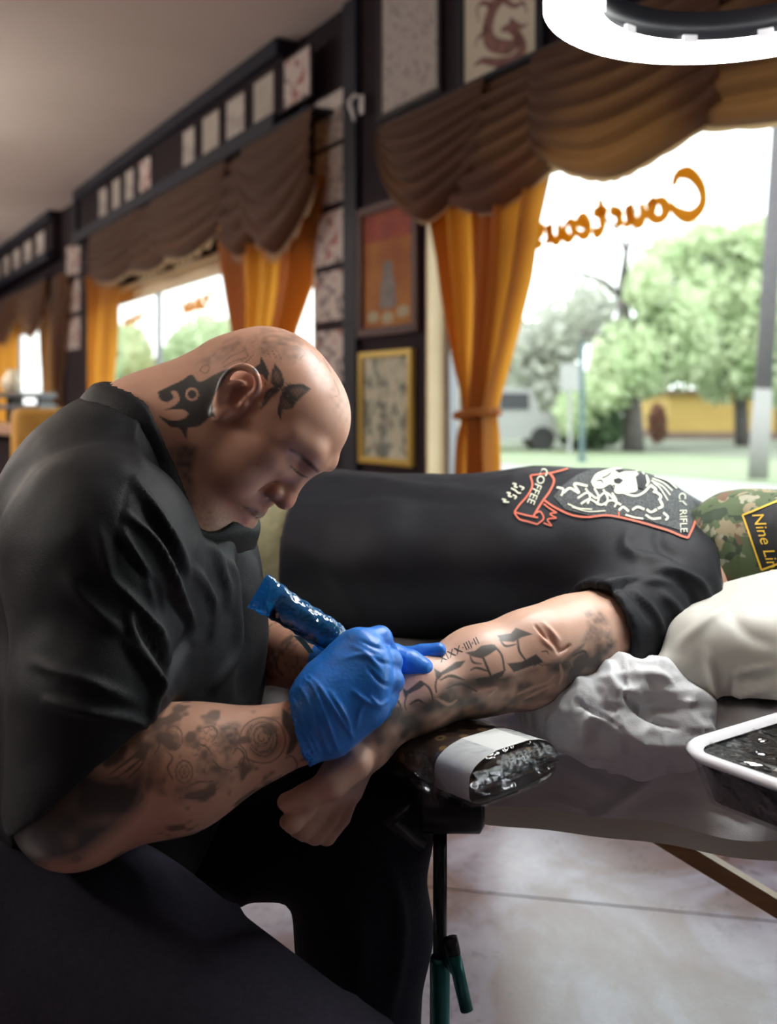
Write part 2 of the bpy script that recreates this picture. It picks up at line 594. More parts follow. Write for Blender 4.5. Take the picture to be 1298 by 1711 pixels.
def leaves(blobs, n, size, seed):
    """blobs: (px, py, rx_px, ry_px, Y, depth_m). Random leaf quads filling them."""
    r = np.random.default_rng(seed)
    vs, wts = [], np.array([b[2] * b[3] for b in blobs], float)
    pick = r.choice(len(blobs), n, p=wts / wts.sum())
    cs = np.empty((n, 3))
    for i, k in enumerate(pick):
        px, py, rx, ry, Y, dm = blobs[k]
        d = r.normal(size=3); d /= np.linalg.norm(d); d *= r.random() ** (1 / 2.4)
        yy = Y + d[1] * dm
        cs[i] = P(px + d[0] * rx, py + d[2] * ry, yy)
    u = r.normal(size=(n, 3)); u /= np.linalg.norm(u, axis=1, keepdims=True)
    v = np.cross(u, r.normal(size=(n, 3))); v /= np.linalg.norm(v, axis=1, keepdims=True)
    s = size * (0.6 + 0.8 * r.random((n, 1)))
    q = np.stack([cs - u * s, cs - v * s * .5, cs + u * s, cs + v * s * .5], 1).reshape(-1, 3)
    f = np.arange(4 * n).reshape(-1, 4)
    return q, f

def tree(name, label, base, trunk, branches, blobs, n, size, seed, m, group='trees across the street'):
    """base: (px, py, Y); trunk: [(px, py, r_m)]; branches: lists of the same."""
    root = tag(empty(name, P(*base)), label, 'tree', group)
    Y = base[2]
    if trunk:
        mb = MB(); mb.tube([P(x, y, Y) for x, y, _ in trunk], [r for *_, r in trunk], 10)
        tr = mb.build('trunk', M_bark, root, smooth=True, world=True)
        for br in branches:
            mb = MB(); mb.tube([P(x, y, Y + dy) for x, y, _, dy in br], [r for _, _, r, _ in br], 7)
            mb.build('branch', M_bark, root, smooth=True, world=True)
    q, f = leaves(blobs, n, size, seed)
    fo = mesh_obj('foliage', q, f, m, root, world=True)
    fo['kind'] = 'stuff'
    return root

tree('street_tree', 'pale green tree with dark forked branches beneath the window lettering', (1058, 753, 26),
     [(1058, 756, .30), (1057, 700, .25), (1050, 620, .22), (1042, 520, .17), (1040, 470, .13)],
     [[(1040, 470, .12, 0), (1046, 420, .09, 0), (1030, 385, .06, 0), (1005, 355, .04, .3)],
      [(1042, 500, .10, 0), (1010, 470, .07, -.3), (970, 455, .06, -.5), (925, 475, .035, -.6)],
      [(1044, 430, .07, 0), (1060, 380, .05, .2), (1064, 340, .03, .4)],
      [(1048, 560, .12, 0), (1085, 500, .08, .4), (1130, 470, .05, .6)],
      [(1050, 600, .10, 0), (1010, 560, .06, -.4), (965, 555, .04, -.5)]],
     [(1060, 600, 75, 70, 26, 2), (1130, 560, 70, 90, 27, 2), (1010, 650, 55, 40, 26, 2), (1080, 480, 40, 50, 26, 1.5), (960, 690, 35, 40, 26, 1.5)],
     5200, .17, 3, M_leaf)
tree('street_tree', 'broad pale green tree behind the leaning utility pole', (1240, 752, 30),
     [(1240, 754, .22), (1238, 690, .2), (1235, 600, .14)], [[(1236, 640, .1, 0), (1270, 560, .06, .3)]],
     [(1210, 590, 80, 85, 30, 2.5), (1290, 560, 90, 120, 30, 2.5), (1180, 500, 60, 60, 30, 2), (1260, 430, 80, 45, 31, 2), (1130, 430, 60, 40, 31, 2), (1230, 500, 90, 70, 31, 2), (1290, 395, 70, 35, 31, 2), (1190, 400, 60, 30, 31, 2)],
     9500, .19, 4, M_leaf)
tree('street_tree', 'whitish tree beside the draped gold curtain, bright sky put into its leaf colour', (905, 748, 32),
     [(905, 749, .16), (903, 690, .14), (900, 610, .1)], [[(901, 640, .08, 0), (870, 560, .04, .2)], [(901, 630, .07, 0), (940, 540, .035, .2)]],
     [(900, 640, 60, 50, 32, 2), (930, 560, 50, 60, 32, 2), (985, 520, 45, 55, 33, 2), (860, 590, 40, 60, 32, 2)],
     2300, .20, 5, M_sky_leaf)
tree('hedge_bush', 'dark green rounded bush behind the white street sign', (985, 754, 27), None, [],
     [(1000, 712, 42, 40, 27, 1.2), (965, 715, 38, 36, 27.3, 1.2)], 2600, .12, 6, M_leafd, 'bushes across the street')
tree('red_bush', 'reddish bush beside the yellow building wall', (1098, 748, 29), None, [],
     [(1098, 708, 16, 34, 29, .8)], 700, .10, 8, M_red, 'bushes across the street')
tree('far_tree', 'pale tree filling the right pane of the middle window', (345, 735, 44),
     [(345, 741, .3), (343, 650, .25), (340, 590, .2)], [[(341, 630, .1, 0), (370, 570, .06, .3)]],
     [(340, 580, 60, 55, 44, 3), (390, 600, 55, 70, 44, 3), (300, 620, 45, 50, 44, 3), (360, 660, 70, 40, 44, 3)], 4200, .24, 9, M_leaf)
tree('far_tree', 'pale tree filling the left pane of the middle window', (215, 740, 42),
     [(215, 742, .3), (214, 650, .25), (212, 590, .2)], [[(213, 640, .1, 0), (240, 590, .06, .3)]],
     [(215, 600, 40, 60, 42, 3), (245, 640, 40, 45, 42, 3), (185, 640, 40, 50, 42, 3)], 2600, .24, 10, M_leaf)

# utility pole with its lower part painted white
root = tag(empty('utility_pole', P(1266, 800, 16)), 'leaning grey utility pole with a white painted base outside the big window', 'pole')
def polep(y): return P(1266 + (800 - y) * 0.062, y, 16)
MB().tube([polep(650), polep(400), polep(100), polep(-200)], [.135, .13, .12, .11], 14).build('shaft', mat('weathered_pole', (0.108, 0.101, 0.112), .9, col2=(0.130, 0.119, 0.126), scale=8), root, smooth=True, world=True)
MB().tube([polep(803), polep(725), polep(650)], [.16, .148, .137], 14).build('painted_base', mat('white_pole_paint', (0.270, 0.266, 0.259), .7), root, smooth=True, world=True)

M_signw = mat('sign_white', (.33, .33, .33), .5)
root = tag(empty('street_sign', P(952, 756, 24)), 'blank white street sign on a thin white post', 'sign')
MB().tube([P(952, 757, 24), P(952, 612, 24)], .045, 8).build('post', M_signw, root, world=True)
c = P(954, 630, 23.93)
MB().obox(c, (1, 0, 0), (0, 1, 0), (0, 0, 1), .24, .015, .32).build('sign_panel', M_signw, root, world=True)
root = tag(empty('metal_post', P(972, 772, 21)), 'slim teal grey metal post beside the white street sign', 'post')
MB().tube([P(972, 772, 21), P(972, 572, 21)], .055, 10).build('shaft', mat('teal_post_paint', (0.086, 0.133, 0.144), .6), root, world=True)
MB().tube([P(972, 772, 21), P(972, 764, 21)], .10, 10).build('base_collar', MATS['teal_post_paint'], root, world=True)

# buildings
M_yel = mat('yellow_render', (0.50, 0.34, 0.11), .9, col2=(0.45, 0.30, 0.09), scale=.6)
M_brick = mat('pink_brick', (0.180, 0.119, 0.101), .9, col2=(0.209, 0.144, 0.119), scale=3)
M_bldg = mat('pale_render', (0.266, 0.266, 0.259), .9)
M_hole = mat('dark_opening', (0.043, 0.043, 0.050), .8)
root = tag(empty('yellow_building', P(1215, 738, 36)), 'low yellow building with a brick base beyond the verge', 'building')
def slab_px(x0, y0, x1, y1, Y, d, name, m, parent):
    a, b = P(x0, y1, Y), P(x1, y0, Y)
    return MB().box(a[0], b[0], Y, Y + d, a[2], b[2]).build(name, m, parent, world=True)
slab_px(1118, 657, 1420, 722, 36, 4, 'wall', M_yel, root)
slab_px(1112, 722, 1422, 737, 35.9, 4.2, 'brick_base', M_brick, root)
slab_px(1112, 650, 1426, 657, 35.8, 4.4, 'roof_edge', M_brick, root)
slab_px(1300, 672, 1340, 722, 35.95, .2, 'door', M_hole, root)
root = tag(empty('white_building', P(870, 728, 42)), 'white building with a dark doorway behind the gold curtain', 'building')
slab_px(760, 585, 862, 727, 42, 5, 'wall', M_bldg, root)
slab_px(907, 585, 928, 727, 42, 5, 'wall', M_bldg, root)
slab_px(862, 585, 907, 622, 42, 5, 'lintel', M_bldg, root)
slab_px(862, 622, 907, 727, 43.2, 3, 'doorway', M_hole, root)
slab_px(755, 578, 932, 586, 41.7, 5.6, 'roof_edge', M_bldg, root)

# parked white van, seen side on
root = tag(empty('white_van', P(845, 752, 27)), 'white boxy van parked behind the tied curtain', 'van')
o_ = P(845, 752, 27)
prof = [(-1.55, .32), (1.30, .32), (1.35, .75), (1.15, .95), (.82, 1.02), (.55, 1.62), (-1.45, 1.68), (-1.58, 1.4)]
vs = [(o_[0] + x, o_[1] + y, o_[2] + z) for y in (-.8, .8) for x, z in prof]
n = len(prof)
MB().add(vs, [tuple(range(n - 1, -1, -1)), tuple(range(n, 2 * n))] + [(k, (k + 1) % n, n + (k + 1) % n, n + k) for k in range(n)]).build('body', mat('van_paint', (0.288, 0.288, 0.288), .3), root, world=True)
for x0, x1 in ((-1.3, -.35), (-.25, .5)):
    MB().box(o_[0] + x0, o_[0] + x1, o_[1] - .83, o_[1] - .79, o_[2] + 1.08, o_[2] + 1.5).build('side_window', M_hole, root, world=True)
for x in (-1.0, .85):
    for y in (-.78, .78):
        MB().tube([(o_[0] + x, o_[1] + y - .1, o_[2] + .32), (o_[0] + x, o_[1] + y + .1, o_[2] + .32)], .32, 16).build('wheel', M_black, root, world=True)

# ------------------------------------------------------------------ curtains and valances
M_drape = cloth_lit('gold_satin_drape', (0.40, 0.16, 0.028), (0.75, 0.33, 0.035))
M_swag = cloth_lit('bronze_swag_cloth', (0.115, 0.050, 0.024), (0.30, 0.13, 0.03))
M_fringe = cloth_lit('cream_fringe', (0.45, 0.33, 0.20), (0.6, 0.4, 0.2))

def swag_grid(a0, a1, zt, drop, hmin, b0, bulge, nf=6, R=61, C=49):
    u = np.linspace(0, 1, C)[None, :]; v = np.linspace(0, 1, R)[:, None]
    sag = np.clip(1 - (2 * u - 1) ** 2, 0, 1) ** 0.75
    if isinstance(hmin, tuple): hmin = hmin[0] + (hmin[1] - hmin[0]) * u
    zb = hmin + (drop - hmin) * sag
    a = a0 + (a1 - a0) * (u + 0.06 * np.sin(2 * np.pi * u) * v)
    z = zt - zb * v
    rip = np.abs(np.sin(np.pi * nf * v ** 0.9))
    b = b0 - bulge * np.sin(np.pi * np.clip(v, 0, 1) * .75) * (0.25 + .75 * sag) - 0.036 * rip * (0.45 + .6 * sag) * np.clip(v * 8, 0, 1)
    curl = np.clip((v - .93) / .07, 0, 1)
    b = b + 0.035 * curl
    z = z - 0.012 * np.sin(np.pi * curl)
    return np.stack([np.broadcast_to(a, z.shape), b, z], 2)

def valance(name, label, swags, fringe):
    a_ref = swags[0][0]
    root = tag(empty(name, mw=MW @ Matrix.Translation((a_ref, -0.02, swags[0][2]))), label, 'valance')
    off = V3(a_ref, -0.02, swags[0][2])
    for s in swags:
        G = swag_grid(*s) - off + V3(0, -.075, 0)
        mb = MB(); mb.grid(G)
        sw = mb.build('swag', M_swag, root, smooth=True)
        if fringe:
            # scalloped fringe along the lower edge
            e = G[-1]; nn = e.shape[0]
            t = np.linspace(0, 1, 160)
            ee = np.stack([np.interp(t, np.linspace(0, 1, nn), e[:, k]) for k in range(3)], 1)
            hgt = 0.012 + fringe * np.abs(np.sin(np.pi * t * 9))
            low = ee.copy(); low[:, 2] -= hgt
            mb = MB(); mb.grid(np.stack([ee, low], 0))
            mb.build('fringe', M_fringe, sw)
    # mounting board along the top
    a0 = min(s[0] for s in swags); a1 = max(s[1] for s in swags); zt = swags[0][2]
    MB().box(a0 - a_ref + .03, a1 - a_ref - .03, -.14, .015, -0.012, 0.012).build('mounting_board', M_navy, root)

bb = -0.16
def ax(px, b=bb): return wp(px, 400, b)[0]
zt1 = 2.50
valance('swag_valance', 'bronze swagged valance over the large near window',
        [(ax(636), ax(812), zt1, .53, (.12, .34), -.09, .05, 7),
         (ax(690), ax(962), zt1, .555, (.30, .34), -.05, .05, 7),
         (ax(1140), ax(1150) + 1.25, zt1, .555, .45, -.06, .06, 7),
         (ax(893), ax(1212), zt1, .57, (.36, .43), -.09, .06, 7),
         (ax(1150) + 1.1, ax(1150) + 2.35, zt1, .545, .36, -.09, .06, 7),
         (ax(1150) + 2.2, 1.05, zt1, .53, .34, -.05, .05, 7)], 0.006)
sw2 = []
for k, (x0, x1) in enumerate(((148, 232), (196, 300), (250, 375), (348, 440), (404, 521))):
    sw2.append((ax(x0), ax(x1), 2.79, (.53, .55, .56, .68, .75)[k], .40, (-.07, -.04, -.07, -.03, -.08)[k], .05, 5))
valance('swag_valance', 'bronze swagged valance with scalloped fringe over the middle window', sw2, 0.05)
valance('swag_valance', 'dark swagged valance over the farthest window',
        [(-17.0, -15.2, 2.6, .62, .15, -.05, .05, 5), (-15.4, -13.5, 2.6, .62, .15, -.08, .05, 5), (-13.7, -11.85, 2.6, .62, .15, -.05, .05, 5)], 0.04)

def drape(label, rows, b=-0.07, pleats=6, amp=0.05, tie=None, phase=0.3, m=None, tucks=()):
    """rows: (py, px_left, px_right) measured in the photo, hung on the plane at offset b."""
    rows = sorted(rows)
    py = np.array([r[0] for r in rows], float)
    az0, az1 = [], []
    for y, x0, x1 in rows:
        az0.append(wp(x0, y, b)); az1.append(wp(x1, y, b))
    az0, az1 = np.array(az0), np.array(az1)
    zz = (az0[:, 1] + az1[:, 1]) / 2
    R, C = 70, 90
    z = np.linspace(zz.max(), zz.min(), R)
    o = np.argsort(zz)
    L = np.interp(z, zz[o], az0[o, 0]); Rr = np.interp(z, zz[o], az1[o, 0])
    u = np.linspace(0, 1, C)[None, :]
    a = L[:, None] + (Rr - L)[:, None] * (u + 0.018 * np.sin(2 * np.pi * pleats * u * 2 + 1))
    width = (Rr - L)[:, None]
    am = amp * np.clip(width / width.max(), 0.45, 1)
    tt = np.linspace(0, 1, R)[:, None]
    B = am * np.sin(2 * np.pi * pleats * u + phase + 1.2 * tt + .7 * np.sin(5 * u + 3 * tt)) + .4 * am * np.sin(2 * np.pi * pleats * 2.3 * u + 2 * tt)
    # gathered cloth is rounded: middle forward
    B = B - 0.05 * np.sin(np.pi * u) * (1 - width / width.max())
    G = np.stack([a, b + B, np.broadcast_to(z[:, None], a.shape)], 2)
    ref = V3((L[-1] + Rr[-1]) / 2, b, z[-1])
    root = tag(empty('gold_drape', mw=MW @ Matrix.Translation(ref)), label, 'curtain', 'gold window drapes')
    mb = MB(); mb.grid(G - ref)
    mb.build('curtain_cloth', m or M_drape, root, smooth=True)
    for u0, u1 in tucks:       # cloth folded back behind itself
        j0, j1 = int(u0 * (C - 1)), int(u1 * (C - 1))
        T = G[:, j0:j1 + 1].copy()
        uu = np.linspace(0, 1, T.shape[1])[None, :]
        T[..., 1] += .008 + .035 * np.sin(np.pi * uu)
        mb = MB(); mb.grid(T - ref)
        mb.build('folded_back', m or M_drape, root, smooth=True)
    if tie:
        y, x0, x1 = tie
        (al, zl), (ar, zr) = wp(x0, y, b), wp(x1, y, b)
        ca, cz = (al + ar) / 2, (zl + zr) / 2
        rx = (ar - al) / 2 * 1.08; ry = 0.085
        ring = [V3(ca + rx * math.cos(t), b - .02 + ry * math.sin(t), cz + .012 * math.cos(t)) - ref for t in np.linspace(0, 2 * math.pi, 33)]
        mb = MB(); mb.tube(ring, .017, 8); mb.build('tie_band', M_drape, root, smooth=True)
        t0 = V3(al, b, cz) - ref
        mb = MB(); mb.tube([t0, t0 + V3(-.03, 0, -.05), t0 + V3(-.035, 0, -.16), t0 + V3(-.03, 0, -.24)], [.012, .014, .018, .03], 8)
        mb.build('tassel', M_drape, root, smooth=True)
    return root

drape('gold satin drape gathered with a tie at the near window', [(300, 712, 925), (345, 716, 915), (480, 738, 886), (600, 760, 850), (655, 775, 833), (690, 784, 824), (730, 770, 828), (800, 766, 830), (1000, 766, 834)],
      pleats=5, amp=.075, tie=(692, 782, 826), tucks=((.04, .20), (.48, .78), (.55, .70)))
drape('gold drape hanging behind the seated artist head', [(330, 372, 528), (420, 380, 515), (480, 388, 503), (550, 397, 482), (640, 410, 460), (760, 405, 462)], pleats=4, amp=.08, tie=(640, 410, 460), phase=1.4, tucks=((.0, .34), (.10, .30), (.72, 1.0)))
drape('glowing gold drape at the far side of the middle window', [(455, 146, 200), (490, 148, 196), (560, 149, 190), (640, 150, 182), (760, 152, 178)], pleats=4, amp=.06)
drape('dark gold drape at the right side of the farthest window', [(470, 62, 112), (540, 66, 108), (640, 72, 98), (740, 72, 98)], pleats=4, amp=.06, m=M_swag)
drape('glowing gold drape at the left side of the farthest window', [(520, -12, 30), (600, -8, 24), (740, -8, 18)], pleats=4, amp=.06)

# ------------------------------------------------------------------ lettering on the glass (reads from the street, mirrored indoors)
M_gold = cloth_lit('gold_window_lettering', (0.80, 0.45, 0.04), (0.85, 0.48, 0.05))
def script_word(name, label, strokes, px0, px1, zc, size, b=0.119, weight=0.022):
    """strokes in letter units (x right as read from outside, y up); placed mirrored between two photo columns."""
    ar, al = wp(px1, 350, b)[0], wp(px0, 350, b)[0]
    xs = [x for s in strokes for x, *_ in s]
    x0, x1 = min(xs), max(xs)
    root = tag(empty(name, mw=MW @ Matrix.Translation((al, b, zc))), label, 'lettering')
    for s in strokes:
        pts = [(ar - (x - x0) / (x1 - x0) * (ar - al), zc + y * size) for x, y in s]
        v, f = ribbon2d(pts, [weight * .55, weight * 1.15, weight * .8, weight * 1.2, weight * .5], n=8 * len(pts))
        n = len(v)
        vv = [(p[0] - al, 0, p[1] - zc) for p in v] + [(p[0] - al, 0.004, p[1] - zc) for p in v]
        ff = list(f) + [tuple(k + n for k in q[::-1]) for q in f]
        MB().add(vv, ff).build('letter', M_gold, root)
    return root
COURT = [
    [(0.95, .80), (0.80, 1.08), (0.45, 1.02), (0.12, .55), (0.10, .05), (0.45, -.20), (0.85, .02), (1.05, .30)],       # C
    [(1.55, .48), (1.28, .40), (1.18, .08), (1.40, -.10), (1.66, .10), (1.58, .46), (1.80, .40)],                      # o
    [(1.95, .50), (1.92, .10), (2.08, -.08), (2.30, .15), (2.38, .50), (2.36, .05), (2.56, -.06)],                      # u
    [(2.72, .48), (2.70, -.08)], [(2.70, .28), (2.86, .48), (3.05, .44)],                                               # r
    [(3.40, .95), (3.32, .40), (3.32, .02), (3.50, -.10), (3.66, .06)], [(3.12, .52), (3.66, .58)],                     # t
    [(3.86, .20), (4.10, .30), (4.14, .46), (3.98, .50), (3.84, .26), (3.88, -.02), (4.08, -.08), (4.28, .08)],         # e
    [(4.68, .48), (4.46, .40), (4.38, .08), (4.56, -.10), (4.78, .12), (4.68, .46)],                                    # o
    [(4.98, .50), (4.96, .08), (5.10, -.08), (5.30, .14), (5.38, .50), (5.36, .05), (5.54, -.06)],                      # u
    [(5.90, .46), (5.72, .50), (5.72, .30), (5.90, .16), (5.84, -.06), (5.64, -.04)],                                   # s
]
script_word('window_lettering', 'gold brush script word Courteous mirrored on the near window glass', COURT, 896, 1172, 1.835, .125, weight=.042)
WAVE = [[(0, .4), (.2, .8), (.35, .1), (.6, .5), (.8, 0), (1.0, .5), (1.2, .1), (1.4, .45)], [(1.6, .6), (1.5, 0), (1.8, .3), (2.0, 0), (2.2, .5)], [(.4, -.25), (1.2, -.15), (2.0, -.3)]]
script_word('window_lettering', 'small blurred gold script on the right pane of the middle window', WAVE, 302, 356, 1.93, .11, weight=.05)
script_word('window_lettering', 'small blurred gold script on the left pane of the middle window', WAVE[:2], 206, 240, 1.92, .11, weight=.05)

# ------------------------------------------------------------------ pictures on the wall
def paper_mat(name, base, inks, scale=9.0, seed=0.0, lo=.5, hi=.58):
    m = bpy.data.materials.new(name)
    nt, b = nodes_of(m)
    N, L = nt.nodes, nt.links
    tc = N.new('ShaderNodeTexCoord')
    b.inputs['Roughness'].default_value = .6
    prev = None
    for k, (c, sc, th) in enumerate(inks):
        n = N.new('ShaderNodeTexNoise'); n.noise_dimensions = '4D'
        n.inputs['W'].default_value = seed + k * 3.7
        n.inputs['Scale'].default_value = sc; n.inputs['Detail'].default_value = 5; n.inputs['Distortion'].default_value = 1.2
        L.new(tc.outputs['Object'], n.inputs['Vector'])
        r = N.new('ShaderNodeValToRGB')
        r.color_ramp.elements[0].position = th; r.color_ramp.elements[1].position = th + .06
        r.color_ramp.elements[0].color = (0, 0, 0, 1); r.color_ramp.elements[1].color = (1, 1, 1, 1)
        L.new(n.outputs['Fac'], r.inputs[0])
        mx = N.new('ShaderNodeMix'); mx.data_type = 'RGBA'
        L.new(r.outputs[0], mx.inputs[0])
        if prev is None: mx.inputs[6].default_value = (*base, 1)
        else: L.new(prev, mx.inputs[6])
        mx.inputs[7].default_value = (*c, 1)
        prev = mx.outputs[2]
    L.new(prev, b.inputs['Base Color'])
    MATS[name] = m
    return m
INK = (0.10, 0.075, 0.075)
M_flash1 = paper_mat('flash_ink_line_sheet', (.55, .49, .44), [(INK, 18, .55)], seed=1)
M_flash2 = paper_mat('flash_red_sheet', (.52, .45, .41), [((.30, .08, .07), 12, .55), (INK, 16, .55)], seed=5)
M_flash3 = paper_mat('flash_dark_sheet', (.50, .42, .38), [(INK, 12, .50), ((.28, .10, .08), 10, .58)], seed=9)
M_print = paper_mat('grey_print', (.42, .38, .34), [((.30, .26, .24), 6, .5), ((.22, .17, .16), 14, .58)], seed=13)
M_script = paper_mat('script_print', (.40, .36, .33), [((.17, .14, .14), 34, .56)], seed=17)
M_green = paper_mat('mottled_landscape_print', (.46, .44, .32), [((.10, .11, .09), 7, .5), ((.28, .27, .18), 12, .55), ((.62, .6, .5), 9, .62)], seed=21)

def wall_rect(px0, py0, px1, py1, b):
    """Rectangle on the wall from its left edge (px0, py0..py1 measured there) to column px1."""
    a0, z1 = wp(px0, py0, b); _, z0 = wp(px0, py1, b)
    a1, _ = wp(px1, py0, b)
    return a0, a1, z0, z1

def framed(name, label, cat, rect, b, fw, fm, pm, group=None, depth=.022, mat_w=0.0, glass=False):
    a0, a1, z0, z1 = rect
    root = tag(empty(name, mw=MW @ Matrix.Translation((a0, b, z0))), label, cat, group)
    W_, T_ = a1 - a0, z1 - z0
    for x0, x1, y0, y1 in ((0, fw, 0, T_), (W_ - fw, W_, 0, T_), (fw, W_ - fw, 0, fw), (fw, W_ - fw, T_ - fw, T_)):
        MB().box(x0, x1, -depth, 0, y0, y1, .003).build('frame_rail', fm, root)
    MB().box(fw, W_ - fw, -depth * .4, 0, fw, T_ - fw).build('print', pm, root)
    return root, W_, T_
def sheet(name, label, rect, b, m, group):
    a0, a1, z0, z1 = rect
    mb = MB(); mb.box(0, a1 - a0, -.006, -.001, 0, z1 - z0)
    return tag(mb.build(name, m, mw=MW @ Matrix.Translation((a0, b, z0))), label, 'artwork', group)

FL = [('top', 173, 253, M_flash1), ('second', 262, 350, M_flash1), ('third', 363, 448, M_flash2), ('fourth', 460, 540, M_flash3), ('fifth', 556, 640, M_flash3), ('sixth', 655, 735, M_flash2)]
for nm, y0, y1, m in FL:
    sheet('flash_sheet', '%s tattoo flash sheet from the top of the pier column' % nm, wall_rect(528, y0, 579, y1, 0), 0, m, 'tattoo flash sheets on the pier')

M_fdark = mat('dark_frame_wood', (0.022, 0.015, 0.017), .5, spec=.25)
M_fred = mat('mahogany_frame', (0.06, 0.022, 0.02), .5, spec=.2)
M_fgold = mat('gold_frame', (0.55, 0.38, 0.08), .35, .4)
# header over the near window
framed('framed_print', 'pale script print in a dark frame above the valance', 'picture', wall_rect(636, -40, 742, 205, 0), -.001, .03, M_fdark, M_script)
M_dpaper = mat('cream_painting_paper', (0.62, 0.57, 0.45), .7, col2=(.57, .52, .40), scale=5)
droot, dW, dT = framed('dragon_painting', 'brush painting of a red brown dragon on cream paper', 'picture', wall_rect(770, -50, 915, 186, 0), -.001, .045, M_navy, M_dpaper, depth=.03)
M_dink = mat('dragon_ink', (0.15, 0.06, 0.05), .7, col2=(0.24, 0.12, 0.10), scale=30)
M_seal = mat('ochre_seal_ink', (.45, .33, .08), .7)
da0 = wp(770, 0, 0)[0]; dz0 = wall_rect(770, -50, 915, 186, 0)[2]
def dragon_stroke(pts, wd, m=M_dink):
    q = []
    for cx, cy in pts:       # in pixels of the 2.x zoom of the photo (x560 offset)
        a, z = wp(560 + cx * .5686, cy * .5686, 0)
        q.append((a - da0, z - dz0))
    v, f = ribbon2d(q, wd, n=8 * len(q))
    MB().add([(x, -.0135, z) for x, z in v], f).build('brush_stroke', m, droot)
dragon_stroke([(470, -70), (500, -20), (470, 30), (455, 90), (470, 130), (520, 140), (545, 110), (520, 85), (495, 90)], [.03, .05, .075, .08, .07, .06, .05, .04, .02])
dragon_stroke([(545, 110), (558, 145), (530, 180), (480, 185), (440, 180), (415, 195)], [.05, .055, .05, .04, .03, .012])
dragon_stroke([(500, 185), (480, 215), (465, 245), (435, 248)], [.035, .03, .022, .008])
dragon_stroke([(470, 20), (440, 10), (425, 30), (432, 70)], [.03, .022, .016, .006])
dragon_stroke([(500, 0), (535, 20), (560, 10), (572, 40)], [.03, .022, .016, .006])
dragon_stroke([(460, 95), (430, 110), (418, 140)], [.025, .018, .006])
dragon_stroke([(520, 60), (555, 80), (575, 70)], [.025, .018, .006])
dragon_stroke([(470, -60), (430, -40), (415, -10)], [.02, .012, .005])
for cy in (150, 168, 186, 204):
    dragon_stroke([(562, cy), (570, cy + 6)], .018, M_seal)
framed('framed_print', 'framed print seen through the glowing ring lamp, nearer its clips', 'picture', wall_rect(985, -160, 1085, 14, 0), -.001, .03, M_fdark, M_print)
framed('framed_print', 'framed print seen through the glowing ring lamp beside its open centre', 'picture', wall_rect(1135, -190, 1260, 20, 0), -.001, .03, M_fdark, M_script)

# prints standing on the pelmet ledge of the middle window
PEL = [(166, 181, 0), (188, 203, 1), (210, 226, 0), (233, 254, 2), (306, 328, 0), (339, 369, 1), (379, 412, 0), (424, 461, 1), (475, 522, 2)]
words_ = ['first', 'second', 'third', 'fourth', 'fifth', 'sixth', 'seventh', 'eighth', 'ninth']
for k, (x0, x1, kind) in enumerate(PEL):
    a0, a1 = wp(x0, 300, -.10)[0], wp(x1, 300, -.10)[0]
    framed('ledge_print', 'small pale print on the pelmet ledge, %s from the far end' % words_[k], 'picture', (a0, a1, 2.89, 3.19), -.101, .012, M_fdark,
           (M_print, MATS.get('ledge_paper') or mat('ledge_paper', (.40, .36, .31), .7, col2=(.34, .30, .26), scale=6), M_flash2)[kind], 'prints on the pelmet ledge', depth=.012)
# far end prints
for k in range(7):
    a0 = -16.9 + k * .72
    framed('ledge_print', 'grey print over the farthest window, %s from the end wall' % words_[k], 'picture', (a0, a0 + .5, 2.89, 3.19), -.101, .02, M_fdark, M_print, 'prints on the far pelmet', depth=.014)
a0, a1 = wp(108, 300)[0], wp(138, 300)[0]
for k, (z0, nm) in enumerate(((2.55, 'upper'), (2.15, 'middle'), (1.75, 'lower'))):
    sheet('flash_sheet', '%s grey flash sheet on the narrow far pier' % nm, (a0 + .1, a1 - .1, z0, z0 + .34), 0, M_flash3, 'flash sheets on the far pier')

# red and orange print on the pier, with a grey seated figure
rr = wall_rect(604, 352, 704, 566, 0)
root, RW, RT = framed('red_framed_print', 'orange and red print with a grey figure in a mahogany frame', 'picture', rr, -.001, .045, M_fred,
                      mat('orange_print', (.24, .065, .012), .6, col2=(.36, .14, .02), scale=4, spec=.2), depth=.03)
def pflat(name, pts, m, parent, y=-.0125):
    v = [(x * RW, y, z * RT) for x, z in pts]
    return MB().add(v, [tuple(range(len(v)))]).build(name, m, parent)
pflat('printed_sky', [(.09, .72), (.91, .70), (.91, .93), (.09, .93)], mat('crimson_print', (.19, .022, .016), .6, col2=(.28, .05, .018), scale=6, spec=.2), root)
el = lambda cx, cz, rx, rz, n=20: [(cx + rx * math.cos(t), cz + rz * math.sin(t)) for t in np.linspace(0, 2 * math.pi, n, endpoint=False)]
M_figg = mat('grey_print_figure', (.10, .085, .08), .6, col2=(.16, .13, .11), scale=14)
pflat('printed_figure', [(.36, .20), (.64, .20), (.62, .38), (.58, .46), (.42, .46), (.38, .38)], M_figg, root, -.0130)
pflat('printed_figure', el(.5, .5, .075, .06), M_figg, root, -.0134)
M_figw = mat('pale_print_figure', (.34, .28, .16), .6)
for cx, cz in ((.25, .15), (.5, .13), (.75, .16)):
    pflat('printed_figure', el(cx, cz, .10, .045), M_figw, root, -.0138)
# gold framed landscape
framed('gold_framed_print', 'mottled green print in a thin gold frame below the red print', 'picture', wall_rect(606, 590, 694, 772, 0), -.001, .032, M_fgold, M_green, depth=.028)
